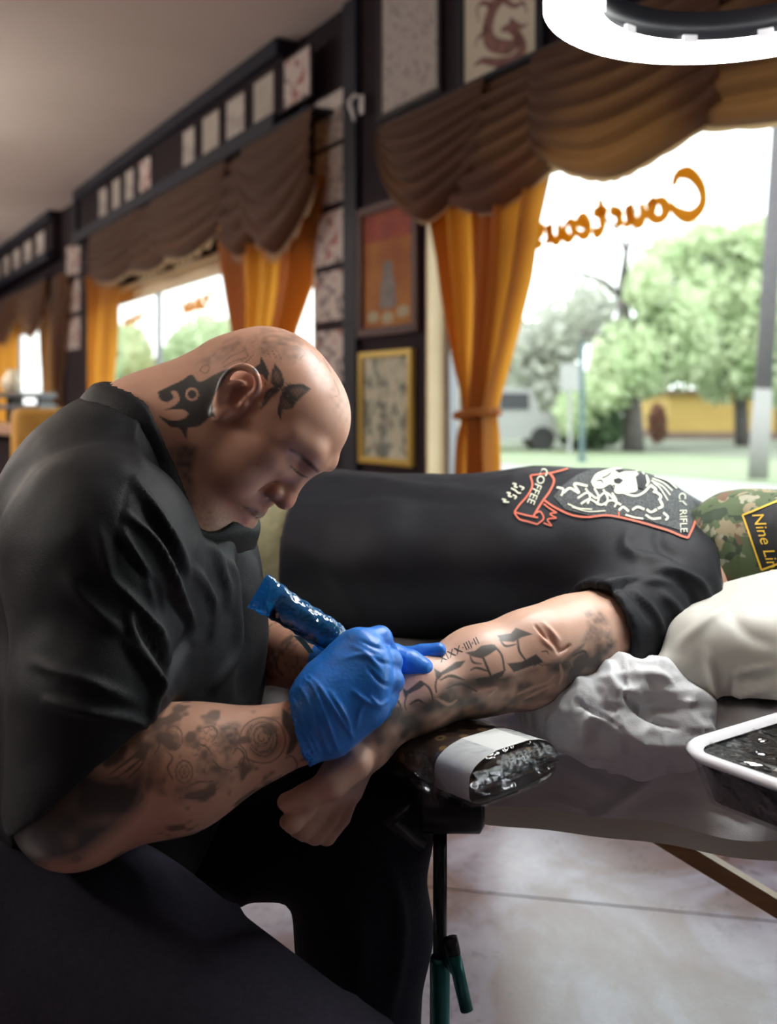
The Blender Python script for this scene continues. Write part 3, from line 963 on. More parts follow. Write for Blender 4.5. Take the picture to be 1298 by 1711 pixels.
# white hook on the dark post
a_, z_ = wp(604, 175, -.04)
root = tag(empty('wall_hook', mw=MW @ Matrix.Translation((a_, -.036, z_))), 'small white curled hook high on the dark post', 'hook')
MB().box(-.02, .02, -.008, 0, -.05, .05, .003).build('back_plate', M_white, root)
MB().tube([(0, -.008, .04), (-.03, -.03, .055), (-.045, -.05, .02), (-.02, -.06, -.02), (.02, -.07, -.05), (.035, -.07, -.085), (.02, -.06, -.10)], [.008, .011, .012, .012, .011, .01, .007], 8).build('hook_arm', M_white, root, smooth=True)

# ------------------------------------------------------------------ far end furniture
M_wood = mat('pinkish_wood', (.56, .36, .26), .5, col2=(.5, .3, .2), scale=8, stretch=(1, 1, 8))
root = tag(empty('shop_counter', P(20, 900, 7.5)), 'dark shop counter with a pinkish wooden top at the far left', 'counter')
def far_box(x0, x1, y0, y1, Y, d, name, m, par, bev=.01):
    a, b = P(x0, y1, Y), P(x1, y0, Y)
    MB().box(a[0], b[0], Y, Y + d, max(a[2], 0), b[2], bev).build(name, m, par, world=True)
far_box(-140, 72, 735, 990, 7.5, .6, 'body', M_fdark, root)
far_box(-145, 76, 708, 727, 7.45, .7, 'top', M_wood, root)
far_box(-140, 70, 727, 735, 7.5, .6, 'apron', M_navy, root)
root = tag(empty('shelf_rack', P(20, 700, 7.8)), 'low dark rack standing on the shop counter', 'rack')
far_box(-120, 66, 656, 664, 7.6, .4, 'upper_shelf', mat('slate_shelf', (.10, .11, .13), .5), root)
far_box(-120, 66, 676, 684, 7.6, .4, 'lower_shelf', MATS['slate_shelf'], root)
for x in (-118, -50, 10, 60):
    far_box(x, x + 6, 664, 708, 7.65, .3, 'upright', M_fdark, root, .004)
M_up = mat('gold_upholstery', (.60, .33, .06), .6, col2=(.5, .25, .04), scale=10)
def arm_chair(px, Y, rz, label):
    c = P(px, 900, Y); c[2] = 0
    root = tag(empty('gold_armchair', mw=Matrix.Translation(c) @ Matrix.Rotation(rz, 4, 'Z')), label, 'armchair')
    MB().box(-.3, .3, -.3, .3, .28, .46, .05).build('seat', M_up, root, smooth=True)
    MB().box(-.3, .3, .22, .36, .40, 1.12, .06).build('backrest', M_up, root, smooth=True)
    for s in (-1, 1):
        MB().box(s * .34 - .05, s * .34 + .05, -.3, .3, .28, .68, .04).build('arm', M_up, root, smooth=True)
        for y in (-.25, .25):
            MB().tube([(s * .28, y, 0), (s * .28, y, .29)], [.018, .025], 8).build('leg', M_fdark, root)
    return root
arm_chair(112, 6.6, .5, 'gold upholstered armchair beyond the artist shoulder')
# small lamp-like ornament on the rack
c = P(20, 655, 7.75)
root = tag(empty('white_vase', c), 'round cream vase on the dark rack', 'vase')
pr = [(0, .0), (.05, .0), (.075, .05), (.07, .10), (.035, .14), (.04, .17)]
n = 16
vs = [(r * math.cos(2 * math.pi * k / n), r * math.sin(2 * math.pi * k / n), z) for r, z in pr for k in range(n)]
MB().add(vs, [(i * n + k, i * n + (k + 1) % n, (i + 1) * n + (k + 1) % n, (i + 1) * n + k) for i in range(len(pr) - 1) for k in range(n)]).build('body', mat('cream_glaze', (.75, .66, .5), .3), root, smooth=True)

# ------------------------------------------------------------------ soft-body modelling: distance fields -> surface
POOL = ThreadPoolExecutor(4)

def s_cone(a, b, ra, rb, flat=None):
    """Round cone from a to b. flat=(dir, f): squash along dir by factor f (<1 thinner)."""
    a = np.asarray(a, np.float32); b = np.asarray(b, np.float32)
    if flat is not None:
        fd = np.asarray(unit(flat[0]), np.float32); ff = np.float32(1.0 / flat[1] - 1.0)
    ba = b - a; bb2 = np.float32(max(float(ba @ ba), 1e-12))
    ra, rb = np.float32(ra), np.float32(rb)
    def f(p):
        pa = p - a
        t = np.clip(pa @ ba / bb2, 0, 1)
        q = pa - t[:, None] * ba
        if flat is not None:
            q = q + (q @ fd)[:, None] * fd * ff
        d = np.sqrt(np.einsum('ij,ij->i', q, q)) - (ra + (rb - ra) * t)
        return d
    r = max(ra, rb)
    f.lo = np.minimum(a, b) - r; f.hi = np.maximum(a, b) + r; f.mg = .012 + .3 * r
    return f

def s_ell(c, r, R=None):
    """Ellipsoid with centre c, radii r and optional axes R (rows)."""
    c = np.asarray(c, np.float32); r = np.asarray(r, np.float32)
    Rm = None if R is None else np.asarray(R, np.float32)
    def f(p):
        q = p - c
        if Rm is not None: q = q @ Rm.T
        a = q / r
        k0 = np.sqrt(np.einsum('ij,ij->i', a, a)); b2 = a / r
        k1 = np.sqrt(np.einsum('ij,ij->i', b2, b2)) + 1e-9
        return k0 * (k0 - 1) / k1
    m = r.max()
    f.lo = c - m; f.hi = c + m; f.mg = .012 + .45 * m
    return f

def s_box(c, h, R, rad):
    c = np.asarray(c, np.float32); h = np.asarray(h, np.float32) - np.float32(rad); Rm = np.asarray(R, np.float32); rad = np.float32(rad)
    def f(p):
        q = np.abs((p - c) @ Rm.T) - h
        return np.sqrt((np.maximum(q, 0) ** 2).sum(1)) + np.minimum(q.max(1), 0) - rad
    m = float(np.linalg.norm(h)) + rad
    f.lo = c - m; f.hi = c + m
    return f

def s_half(pt, n):
    """Half space: negative on the side the normal points away from."""
    pt = np.asarray(pt, np.float32); n = np.asarray(unit(n), np.float32)
    f = lambda p: (p - pt) @ n
    f.lo = np.full(3, -99.); f.hi = np.full(3, 99.)
    return f

def smin(a, b, k):
    h = np.clip(0.5 + 0.5 * (b - a) / k, 0, 1)
    return b + (a - b) * h - k * h * (1 - h)

def chain(pts, rs, flat=None):
    return [s_cone(pts[i], pts[i + 1], rs[i], rs[i + 1], flat) for i in range(len(pts) - 1)]

class Shape:
    """Ordered list of (operation, field, k); each field is evaluated only near its own box."""
    def __init__(self): self.ops = []
    def add(self, f, k=0.01):
        for g in (f if isinstance(f, list) else [f]): self.ops.append(('+', g, np.float32(k)))
        return self
    def sub(self, f, k=0.01):
        for g in (f if isinstance(f, list) else [f]): self.ops.append(('-', g, np.float32(k)))
        return self
    def cut(self, f, k=0.004):
        self.ops.append(('&', f, np.float32(k))); return self
    def bounds(self):
        lo = np.min([f.lo for o, f, k in self.ops if o == '+'], 0); hi = np.max([f.hi for o, f, k in self.ops if o == '+'], 0)
        return lo - .02, hi + .02
    def __call__(self, p):
        # p is spatially compact (one block): skip the fields far from it
        if getattr(self, 'LO', None) is None:
            self.LO = np.array([f.lo - k - getattr(f, 'mg', .02) for o, f, k in self.ops], np.float32)
            self.HI = np.array([f.hi + k + getattr(f, 'mg', .02) for o, f, k in self.ops], np.float32)
            self.PL = np.array([o == '+' for o, f, k in self.ops])
        lo, hi = p[0], p[-1]
        gap = np.maximum(self.LO - hi, lo - self.HI).max(1)
        far = gap > 0
        d = np.full(len(p), 9.0, np.float32)
        for i in np.nonzero(~far)[0]:
            o, f, k = self.ops[i]
            v = f(p)
            if o == '+': d = smin(d, v, k)
            elif o == '-': d = -smin(-d, v, k)
            else: d = -smin(-d, -v, k)
        if (far & self.PL).any():
            d = np.minimum(d, np.float32(gap[far & self.PL].min() + .02))   # safe lower bound away from every field
        return d

def surface(fn, lo, hi, h, nb=14):
    """Naive surface nets on a sparse block grid. Returns verts, quads."""
    lo = np.asarray(lo, float); hi = np.asarray(hi, float)
    B = h * nb
    nblk = np.ceil((hi - lo) / B).astype(int) + 1
    I = np.stack(np.meshgrid(*[np.arange(k) for k in nblk], indexing='ij'), -1).reshape(-1, 3)
    cen = (lo + (I + .5) * B).astype(np.float32)
    # coarse pass: 4x4x4 groups of blocks first, then blocks
    act = []
    G4 = I // 4
    key = (G4[:, 0] * 1000 + G4[:, 1]) * 1000 + G4[:, 2]
    order = np.argsort(key, kind='stable')
    for s in np.split(order, np.nonzero(np.diff(key[order]))[0] + 1):
        c = cen[s]
        c = np.vstack([c.min(0), c, c.max(0)])
        d = fn(c)[1:-1]
        act.append(s[np.abs(d) < B * 0.87 * 1.4 + 0.003])
    act = I[np.concatenate(act)]
    g = np.stack(np.meshgrid(*[np.arange(nb + 1)] * 3, indexing='ij'), -1).reshape(-1, 3)
    def job(bi):
        pts = (lo + (bi * nb + g) * h).astype(np.float32)
        return fn(pts)
    vals = np.array(list(POOL.map(job, act, chunksize=16))).reshape(len(act), nb + 1, nb + 1, nb + 1)
    keep = (vals.min((1, 2, 3)) < 0) & (vals.max((1, 2, 3)) > 0)
    act, vals = act[keep], vals[keep]
    N = nblk * nb + 2
    def cid(c): return (c[:, 0] * N[1] + c[:, 1]) * N[2] + c[:, 2]
    s = vals < 0
    corners = [(i, j, k) for i in (0, 1) for j in (0, 1) for k in (0, 1)]
    cnt = sum(s[:, i:i + nb, j:j + nb, k:k + nb].astype(np.int8) for i, j, k in corners)
    bi, ci, cj, ck = np.nonzero((cnt > 0) & (cnt < 8))
    cv = np.stack([vals[bi, ci + i, cj + j, ck + k] for i, j, k in corners], 1)
    acc = np.zeros((len(bi), 3)); num = np.zeros(len(bi))
    for x in range(8):
        for y in range(x + 1, 8):
            cx, cy = corners[x], corners[y]
            if sum(abs(p - q) for p, q in zip(cx, cy)) != 1: continue
            va, vb = cv[:, x], cv[:, y]
            m = (va < 0) != (vb < 0)
            t = np.where(m, va / np.where(m, va - vb, 1), 0)
            pt = np.array(cx)[None] + t[:, None] * (np.array(cy) - np.array(cx))[None]
            acc += pt * m[:, None]; num += m
    cell = act[bi] * nb + np.stack([ci, cj, ck], 1)
    verts = lo + (cell + acc / num[:, None]) * h
    ids = cid(cell + 1)
    order = np.argsort(ids); sid = ids[order]
    def look(c):
        q = cid(c + 1); j = np.clip(np.searchsorted(sid, q), 0, len(sid) - 1)
        return np.where(sid[j] == q, order[j], -1)
    quads = []
    for axn in range(3):
        sl0 = [slice(0, nb)] * 3; sl1 = [slice(0, nb)] * 3
        sl1[axn] = slice(1, nb + 1)
        s0, s1 = s[(slice(None), *sl0)], s[(slice(None), *sl1)]
        b2, i, j, k = np.nonzero(s0 != s1)
        e = act[b2] * nb + np.stack([i, j, k], 1)
        u, v = [(1, 2), (2, 0), (0, 1)][axn]
        du = np.zeros(3, int); du[u] = 1; dv = np.zeros(3, int); dv[v] = 1
        q = np.stack([look(e), look(e - du), look(e - du - dv), look(e - dv)], 1)
        fl = ~s0[b2, i, j, k]
        q[fl] = q[fl][:, ::-1]
        quads.append(q)
    q = np.concatenate(quads)
    q = q[(q >= 0).all(1)]
    return verts, q

def relax(verts, quads, it=2, lam=0.5):
    """Laplacian smoothing over mesh edges."""
    e = np.concatenate([quads[:, [0, 1]], quads[:, [1, 2]], quads[:, [2, 3]], quads[:, [3, 0]]])
    n = len(verts)
    deg = np.bincount(e.ravel(), minlength=n)[:, None].astype(float)
    deg[deg == 0] = 1
    for _ in range(it):
        s = np.zeros_like(verts)
        for k in range(3):
            s[:, k] = np.bincount(e[:, 0], verts[e[:, 1], k], n) + np.bincount(e[:, 1], verts[e[:, 0], k], n)
        verts = verts + lam * (s / deg - verts)
    return verts

def normals(verts, quads):
    a, b, c, d = (verts[quads[:, k]] for k in range(4))
    fn = np.cross(c - a, d - b)
    n = np.zeros_like(verts)
    for k in range(4):
        for j in range(3):
            n[:, j] += np.bincount(quads[:, k], fn[:, j], len(verts))
    return n / np.maximum(np.linalg.norm(n, axis=1, keepdims=True), 1e-12)

def refine(verts, quads, mask=None):
    """Split quads into four (all, or those touching mask; a hanging edge stays closed by shared midpoints only inside)."""
    e = np.concatenate([quads[:, [0, 1]], quads[:, [1, 2]], quads[:, [2, 3]], quads[:, [3, 0]]])
    es = np.sort(e, 1)
    key = es[:, 0].astype(np.int64) * len(verts) + es[:, 1]
    uq, inv = np.unique(key, return_inverse=True)
    mids = (verts[uq // len(verts)] + verts[uq % len(verts)]) / 2
    nf = len(quads); n0 = len(verts)
    m = inv.reshape(4, nf).T + n0
    fc = verts[quads].mean(1)
    c = np.arange(nf) + n0 + len(uq)
    V = np.concatenate([verts, mids, fc])
    Q = np.concatenate([np.stack([quads[:, k], m[:, k], c, m[:, (k + 3) % 4]], 1) for k in range(4)])
    return V, Q

def seg_dist(p, pts):
    """Distance from 2D points p (N,2) to a polyline; also the parameter 0..1 along it."""
    pts = np.asarray(pts, float)
    L = np.linalg.norm(np.diff(pts, axis=0), axis=1); cum = np.r_[0, np.cumsum(L)]
    best = np.full(len(p), 1e9); par = np.zeros(len(p))
    for i in range(len(pts) - 1):
        a, b = pts[i], pts[i + 1]
        ab = b - a; t = np.clip(((p - a) @ ab) / max(ab @ ab, 1e-9), 0, 1)
        d = np.linalg.norm(p - a - t[:, None] * ab, axis=1)
        m = d < best
        best[m] = d[m]; par[m] = (cum[i] + t[m] * L[i]) / max(cum[-1], 1e-9)
    return best, par

def in_poly(p, poly):
    poly = np.asarray(poly, float)
    x, y = p[:, 0], p[:, 1]
    c = np.zeros(len(p), bool)
    j = len(poly) - 1
    for i in range(len(poly)):
        xi, yi = poly[i]; xj, yj = poly[j]
        m = (yi > y) != (yj > y)
        c ^= m & (x < (xj - xi) * (y - yi) / (yj - yi + 1e-12) + xi)
        j = i
    return c

def poly_mask(p, poly, soft=1.5, n=None):
    """Soft inside mask of a closed 2D outline (splined when n is given)."""
    pl = np.asarray(poly, float)
    if n:
        pl = spline(np.vstack([pl, pl[:1]]), n)
    lo, hi = pl.min(0) - 4 * soft, pl.max(0) + 4 * soft
    m = ((p > lo) & (p < hi)).all(1)
    out = np.zeros(len(p))
    if m.any():
        q = p[m]
        d, _ = seg_dist(q, np.vstack([pl, pl[:1]]))
        s = np.where(in_poly(q, pl), 1, -1) * d
        out[m] = np.clip(0.5 + s / (2 * soft), 0, 1)
    return out

def line_mask(p, pts, w, soft=1.0, n=None):
    """Soft mask of a stroke; w: width or list of widths along it (pixels)."""
    pl = np.asarray(pts, float)
    if n: pl = spline(pl, n) if len(pl) > 2 else pl
    wm = max(w) if hasattr(w, '__len__') else w
    lo, hi = pl.min(0) - wm - 4 * soft, pl.max(0) + wm + 4 * soft
    m = ((p > lo) & (p < hi)).all(1)
    out = np.zeros(len(p))
    if m.any():
        d, t = seg_dist(p[m], pl)
        ww = np.interp(t, np.linspace(0, 1, len(w)), w) if hasattr(w, '__len__') else w
        out[m] = np.clip(0.5 + (ww / 2 - d) / (2 * soft), 0, 1)
    return out

def folds(verts, nrm, lines, facing=0.05):
    """Cloth folds: raise or sink camera-side vertices along their normal around measured fold lines.
    lines: (pixel polyline, width_px, height_m). A ridge falls off steeply on one side only."""
    px = to_px(verts)
    view = unit_rows(np.array([0, 0, H]) - verts)
    vis = np.clip((np.einsum('ij,ij->i', nrm, view) + .15) / .35, 0, 1)
    disp = np.zeros(len(verts))
    for pts, w, hgt in lines:
        pl = np.asarray(pts, float)
        if len(pl) > 2: pl = spline(pl, 6 * len(pl))
        lo, hi = pl.min(0) - 3 * w, pl.max(0) + 3 * w
        m = ((px > lo) & (px < hi)).all(1) & (vis > 0)
        if not m.any(): continue
        d, t = seg_dist(px[m], pl)
        disp[m] += hgt * np.exp(-(d / w) ** 2) * np.sin(np.pi * np.clip(t * .92 + .04, 0, 1)) ** .6 * vis[m]
    return verts + nrm * disp[:, None]

def unit_rows(a):
    return a / np.maximum(np.linalg.norm(a, axis=1, keepdims=True), 1e-12)

def vnoise(p, freq, seed=0):
    """Cheap smooth value noise in 3D, about -1..1."""
    q = p * freq + seed * 17.3
    i = np.floor(q).astype(np.int64); f = q - i
    f = f * f * (3 - 2 * f)
    def hsh(ix, iy, iz):
        n = (ix * 374761393 + iy * 668265263 + iz * 2147483647 + seed * 97) & 0x7fffffff
        n = ((n ^ (n >> 13)) * 1274126177) & 0x7fffffff
        return ((n ^ (n >> 16)) & 0xffff) / 32767.5 - 1
    out = 0
    for a in (0, 1):
        for b in (0, 1):
            for c in (0, 1):
                wgt = (f[:, 0] if a else 1 - f[:, 0]) * (f[:, 1] if b else 1 - f[:, 1]) * (f[:, 2] if c else 1 - f[:, 2])
                out = out + wgt * hsh(i[:, 0] + a, i[:, 1] + b, i[:, 2] + c)
    return out

def np_mesh(name, verts, quads, m, parent=None, attrs=None, smooth=True):
    """Fast mesh from numpy arrays; attrs: {name: (N,) float or (N,3) colour}. Verts in world space."""
    me = bpy.data.meshes.new(name)
    v = np.asarray(verts, float)
    if parent is not None:
        inv = np.array(basis_chain(parent).inverted()); v = v @ inv[:3, :3].T + inv[:3, 3]
    nq, k = quads.shape
    me.vertices.add(len(v)); me.vertices.foreach_set('co', v.astype(np.float32).ravel())
    me.loops.add(nq * k); me.loops.foreach_set('vertex_index', quads.astype(np.int32).ravel())
    me.polygons.add(nq)
    me.polygons.foreach_set('loop_start', (np.arange(nq) * k).astype(np.int32))
    me.update(calc_edges=True)
    me.validate()
    if smooth:
        me.polygons.foreach_set('use_smooth', np.ones(len(me.polygons), bool))
    if attrs:
        for an, av in attrs.items():
            av = np.asarray(av, np.float32)
            if av.ndim == 1:
                at = me.attributes.new(an, 'FLOAT', 'POINT'); at.data.foreach_set('value', av)
            else:
                at = me.attributes.new(an, 'FLOAT_COLOR', 'POINT')
                at.data.foreach_set('color', np.concatenate([av, np.ones((len(av), 1), np.float32)], 1).ravel())
    if m is not None: me.materials.append(m)
    o = bpy.data.objects.new(name, me)
    return link(o, parent)

def bvh_of(verts, quads):
    return BVHTree.FromPolygons([tuple(v) for v in verts], [tuple(int(i) for i in q) for q in quads])

def cast_px(bvh, px, py, lift=0.0008):
    """The surface point that a photo pixel looks at, lifted a little off the surface."""
    d = Vector(P(px, py, 1.0)) - Vector((0, 0, H))
    loc, n, i, t = bvh.ray_cast(Vector((0, 0, H)), d.normalized())
    if loc is None: return None
    if n.dot(d) > 0: n = -n
    return np.array(loc + n * lift)

def islands(v, f):
    """Splits a 2D piece into its connected bits."""
    par = list(range(len(v)))
    def find(x):
        while par[x] != x:
            par[x] = par[par[x]]; x = par[x]
        return x
    for q in f:
        for k in q[1:]: par[find(k)] = find(q[0])
    out = {}
    for q in f: out.setdefault(find(q[0]), []).append(q)
    res = []
    for fs in out.values():
        ids = sorted({k for q in fs for k in q}); mp = {k: i for i, k in enumerate(ids)}
        res.append((np.asarray(v)[ids], [tuple(mp[k] for k in q) for q in fs]))
    return res

def decals(name, polys, bvh, m, parent, lift=0.0008, maxlen=None):
    """Each connected print piece as a part of its own."""
    return [decal(name, [q], bvh, m, parent, lift, maxlen) for pc in polys for q in islands(*pc)]

def decal(name, polys, bvh, m, parent, lift=0.0008, maxlen=None):
    """Flat print lying on a surface: 2D pixel pieces (verts, faces) dropped onto it."""
    vs, fs = [], []
    for v, f in polys:
        pts = [cast_px(bvh, x, y, lift) for x, y in v]
        base = len(vs)
        ok = [p is not None for p in pts]
        if not all(ok):
            g = [p for p in pts if p is not None]
            if not g: continue
        vs += [p if p is not None else V3(0, 0, 0) for p in pts]
        for q in f:
            if not all(ok[k] for k in q): continue
            pp = [pts[k] for k in q]
            if maxlen and max(np.linalg.norm(pp[i] - pp[i - 1]) for i in range(len(pp))) > maxlen: continue
            fs.append([base + k for k in q])
    if not fs: return None
    bits = islands(np.array(vs), fs)
    vs, fs = max(bits, key=lambda b: len(b[1]))
    return mesh_obj(name, vs, fs, m, parent, world=True)

def fill_px(outline, grid=5.0, n=None):
    """Filled 2D outline as triangles with inner points, so that it can follow a curved surface."""
    from mathutils.geometry import delaunay_2d_cdt
    pl = np.asarray(outline, float)
    if n: pl = spline(np.vstack([pl, pl[:1]]), n)[:-1]
    # resample edges
    out = []
    for a, b in zip(pl, np.roll(pl, -1, 0)):
        k = max(1, int(np.linalg.norm(b - a) / grid))
        out += [a + (b - a) * t / k for t in range(k)]
    pl = np.array(out)
    lo, hi = pl.min(0), pl.max(0)
    gx, gy = np.meshgrid(np.arange(lo[0] + grid / 2, hi[0], grid), np.arange(lo[1] + grid / 2, hi[1], grid))
    g = np.stack([gx.ravel(), gy.ravel()], 1)
    g = g[in_poly(g, pl)]
    if len(g):
        d, _ = seg_dist(g, np.vstack([pl, pl[:1]])); g = g[d > grid * .35]
    allp = [Vector(p) for p in np.vstack([pl, g])] if len(g) else [Vector(p) for p in pl]
    nb = len(pl)
    v, e, f, *_ = delaunay_2d_cdt(allp, [(i, (i + 1) % nb) for i in range(nb)], [], 0, 1e-5)
    v = np.array([p[:] for p in v])
    ok_ = in_poly(np.array([v[list(q)].mean(0) for q in f]), pl)
    f = [q for q, k in zip(f, ok_) if k]
    return v, f

def skin_material(name, base, warm, ink=(0.035, 0.04, 0.04), red=(0.62, 0.20, 0.14)):
    """Skin with a tattoo mask (attribute 'ink') and a blush mask (attribute 'blush')."""
    m = bpy.data.materials.new(name)
    nt, b = nodes_of(m)
    N, L = nt.nodes, nt.links
    n = N.new('ShaderNodeTexNoise'); n.inputs['Scale'].default_value = 28; n.inputs['Detail'].default_value = 6
    tc = N.new('ShaderNodeTexCoord'); L.new(tc.outputs['Object'], n.inputs['Vector'])
    r = N.new('ShaderNodeValToRGB')
    r.color_ramp.elements[0].position = .3; r.color_ramp.elements[1].position = .7
    r.color_ramp.elements[0].color = (*base, 1); r.color_ramp.elements[1].color = (*warm, 1)
    L.new(n.outputs['Fac'], r.inputs[0])
    prev = r.outputs[0]
    for an, c in (('blush', red), ('ink', ink)):
        at = N.new('ShaderNodeAttribute'); at.attribute_name = an
        mx = N.new('ShaderNodeMix'); mx.data_type = 'RGBA'
        L.new(at.outputs['Fac'], mx.inputs[0]); L.new(prev, mx.inputs[6]); mx.inputs[7].default_value = (*c, 1)
        prev = mx.outputs[2]
    L.new(prev, b.inputs['Base Color'])
    b.inputs['Roughness'].default_value = 0.40
    b.inputs['Subsurface Weight'].default_value = 0.12
    b.inputs['Subsurface Radius'].default_value = (0.012, 0.005, 0.003)
    b.inputs['Subsurface Scale'].default_value = 0.5
    n2 = N.new('ShaderNodeTexNoise'); n2.inputs['Scale'].default_value = 420; n2.inputs['Detail'].default_value = 2
    L.new(tc.outputs['Object'], n2.inputs['Vector'])
    bp = N.new('ShaderNodeBump'); bp.inputs['Strength'].default_value = .12; bp.inputs['Distance'].default_value = .001
    L.new(n2.outputs['Fac'], bp.inputs['Height']); L.new(bp.outputs[0], b.inputs['Normal'])
    MATS[name] = m
    return m

# ------------------------------------------------------------------ the tattoo artist
M_skin_a = skin_material('artist_skin', (0.56, 0.30, 0.205), (0.64, 0.36, 0.25))
M_shirt = mat('black_tee_cotton', (0.0065, 0.0068, 0.0090), 0.52, col2=(0.009, 0.0095, 0.0115), scale=300, bump=.25, bscale=900, spec=.20, sheen=.02)
M_trousers = mat('navy_black_trousers', (0.018, 0.0165, 0.025), 0.85, col2=(0.023, 0.0215, 0.032), scale=200, bump=.2, bscale=700, spec=.1)

def artist_head():
    th = math.radians(19)
    up = unit(V3(.79, 0, .61)); f2 = unit(V3(.61, 0, -.79))
    fv = math.cos(th) * f2 + math.sin(th) * V3(0, -1, 0)
    lv = math.cos(th) * V3(0, 1, 0) + math.sin(th) * f2
    R = np.array([fv, lv, up])
    s = 0.99
    EZ = .020
    O = P(401, 663, 1.195) + 0.080 * s * lv - EZ * s * up
    def L(x, y, z): return O + s * (x * fv + y * lv + z * up)
    def E(x, y, z, rx, ry, rz, R2=None): return s_ell(L(x, y, z), (rx * s, ry * s, rz * s), R if R2 is None else R2)
    def C(a, b, ra, rb): return s_cone(L(*a), L(*b), ra * s, rb * s)
    S = Shape()
    S.add(E(-.006, 0, .044, .100, .079, .082))            # cranium
    S.add(E(.040, 0, .052, .056, .067, .060), .03)        # forehead
    S.add(E(.040, 0, -.005, .055, .065, .064), .03)       # mid face
    for y in (-1, 1):
        S.add(C((.010, y * .054, -.052), (.070, y * .032, -.102), .030, .025), .025)   # jaw
        S.add(E(.054, y * .044, -.036, .036, .029, .046), .02)                         # cheek
        S.add(E(.064, y * .047, .006, .020, .018, .014), .02)                          # cheekbone
        S.add(E(-.02, y * .046, -.045, .035, .032, .05), .03)                          # jaw angle to neck
    S.add(E(.081, 0, -.109, .023, .030, .020), .018)      # chin
    S.add(E(.075, 0, -.058, .030, .036, .036), .02)       # muzzle
    S.add(E(.036, 0, -.104, .050, .054, .030), .03)       # under the chin
    for y in (-1, 1):
        S.add(chain([L(.094, y * .010, .040), L(.091, y * .030, .046), L(.071, y * .055, .042)], [.0085 * s, .0095 * s, .008 * s]), .020)   # brow
        S.sub(E(.101, y * .033, .024, .014, .018, .0115), .016)                        # eye socket
        S.add(E(.076, y * .033, .023, .0155, .0170, .0125), .005)                      # lowered lid over the eye
        S.add(chain([L(.0900, y * .019, .0200), L(.0920, y * .033, .0160), L(.083, y * .048, .0195)], [.0016 * s, .0022 * s, .0015 * s]), .0025)  # lash line
        S.add(chain([L(.088, y * .017, .011), L(.087, y * .034, .006), L(.075, y * .050, .010)], [.004 * s] * 3), .010)  # lower lid bag
    # nose
    S.add(C((.092, 0, .028), (.106, 0, -.010), .0075, .0110), .014)
    S.add(E(.1080, 0, -.0185, .0140, .0145, .0120), .008)
    for y in (-1, 1):
        S.add(E(.0970, y * .0170, -.0205, .0120, .0085, .0095), .006)
        S.sub(E(.102, y * .0085, -.0300, .0060, .0040, .0050), .003)
        S.sub(chain([L(.092, y * .023, -.014), L(.084, y * .033, -.040)], [.0008 * s, .0004 * s]), .012)   # nose to mouth crease
    # lips and mouth line
    S.add(chain([L(.090, -.024, -.058), L(.0985, -.008, -.0525), L(.0985, .008, -.0525), L(.090, .024, -.058)], [.0035 * s, .0055 * s, .0055 * s, .0035 * s]), .007)
    S.add(chain([L(.089, -.020, -.064), L(.0960, -.007, -.0680), L(.0960, .007, -.0680), L(.089, .020, -.064)], [.0035 * s, .0065 * s, .0065 * s, .0035 * s]), .007)
    S.sub(chain([L(.092, -.028, -.0615), L(.1035, 0, -.0600), L(.092, .028, -.0615)], [.0012 * s] * 3), .003)
    S.sub(chain([L(.096, -.012, -.0805), L(.096, .012, -.0805)], [.004 * s] * 2), .012)
    # ears, leaning back against the skull
    ca, sa = math.cos(math.radians(21)), math.sin(math.radians(21))
    for y in (-1, 1):
        def A(x, yy, z):
            x, z = x * .92 + .004, z * .92 - .002
            return L(x * ca - z * sa, y * yy, x * sa + z * ca + EZ)
        er = np.array([fv * ca + up * sa, lv, up * ca - fv * sa])
        def EE(x, yy, z, a, b, c): return s_ell(A(x, yy, z), (a * s, b * s, c * s), er)
        S.add(EE(-.010, .0790, .002, .018, .0065, .030), .008)
        hel = [(.007, .080, .010), (.011, .083, .020), (.008, .087, .030), (-.001, .090, .037), (-.013, .092, .038), (-.023, .093, .032), (-.029, .093, .021), (-.0305, .092, .008), (-.028, .091, -.005), (-.022, .088, -.017)]
        nn_ = 22 if y < 0 else 10
        hp = spline([A(*q) for q in hel], nn_)
        S.add(chain(list(hp), [.0048 * s] * nn_), .0015)
        S.add(EE(-.013, .0845, -.026, .0100, .0052, .012), .008)       # lobe
        S.sub(EE(-.006, .0890, .001, .0110, .0078, .0140), .004)       # concha
        S.sub(EE(-.009, .0915, .023, .0130, .0050, .0060), .005)       # upper hollow
        ah = spline([A(-.019, .0865, -.012), A(-.0215, .0890, .002), A(-.018, .0892, .012), A(-.008, .0875, .017)], 8)
        S.add(chain(list(ah), [.0034 * s] * 8), .004)                 # antihelix
        S.add(EE(.006, .0825, -.003, .0050, .0045, .0070), .004)       # tragus
    # neck: thick nape roll and throat
    S.add(s_cone(L(-.040, 0, .005), P(262, 748, 1.275), .066 * s, .085), .03)
    S.add(s_cone(L(-.075, 0, .005), P(235, 735, 1.28), .042 * s, .07), .03)
    S.add(s_cone(L(.010, 0, -.075), P(285, 840, 1.28), .050 * s, .075), .02)
    S.add(s_cone(P(262, 748, 1.275), P(250, 850, 1.28), .088, .13), .03)
    return S, L, R, s

S_head, HL, HR, hs = artist_head()
S_neck = Shape()
S_neck.add(s_cone(HL(-.040, 0, .005), P(262, 748, 1.275), .066 * hs, .085), .03)
S_neck.add(s_cone(HL(-.075, 0, .005), P(235, 735, 1.28), .042 * hs, .07), .03)
S_neck.add(s_cone(HL(.010, 0, -.075), P(285, 840, 1.28), .050 * hs, .075), .02)
S_neck.add(s_cone(P(262, 748, 1.275), P(250, 850, 1.28), .088, .13), .03)
S_head.cut(s_half(P(222, 785, 1.28), (-.8, 0, -.6)))

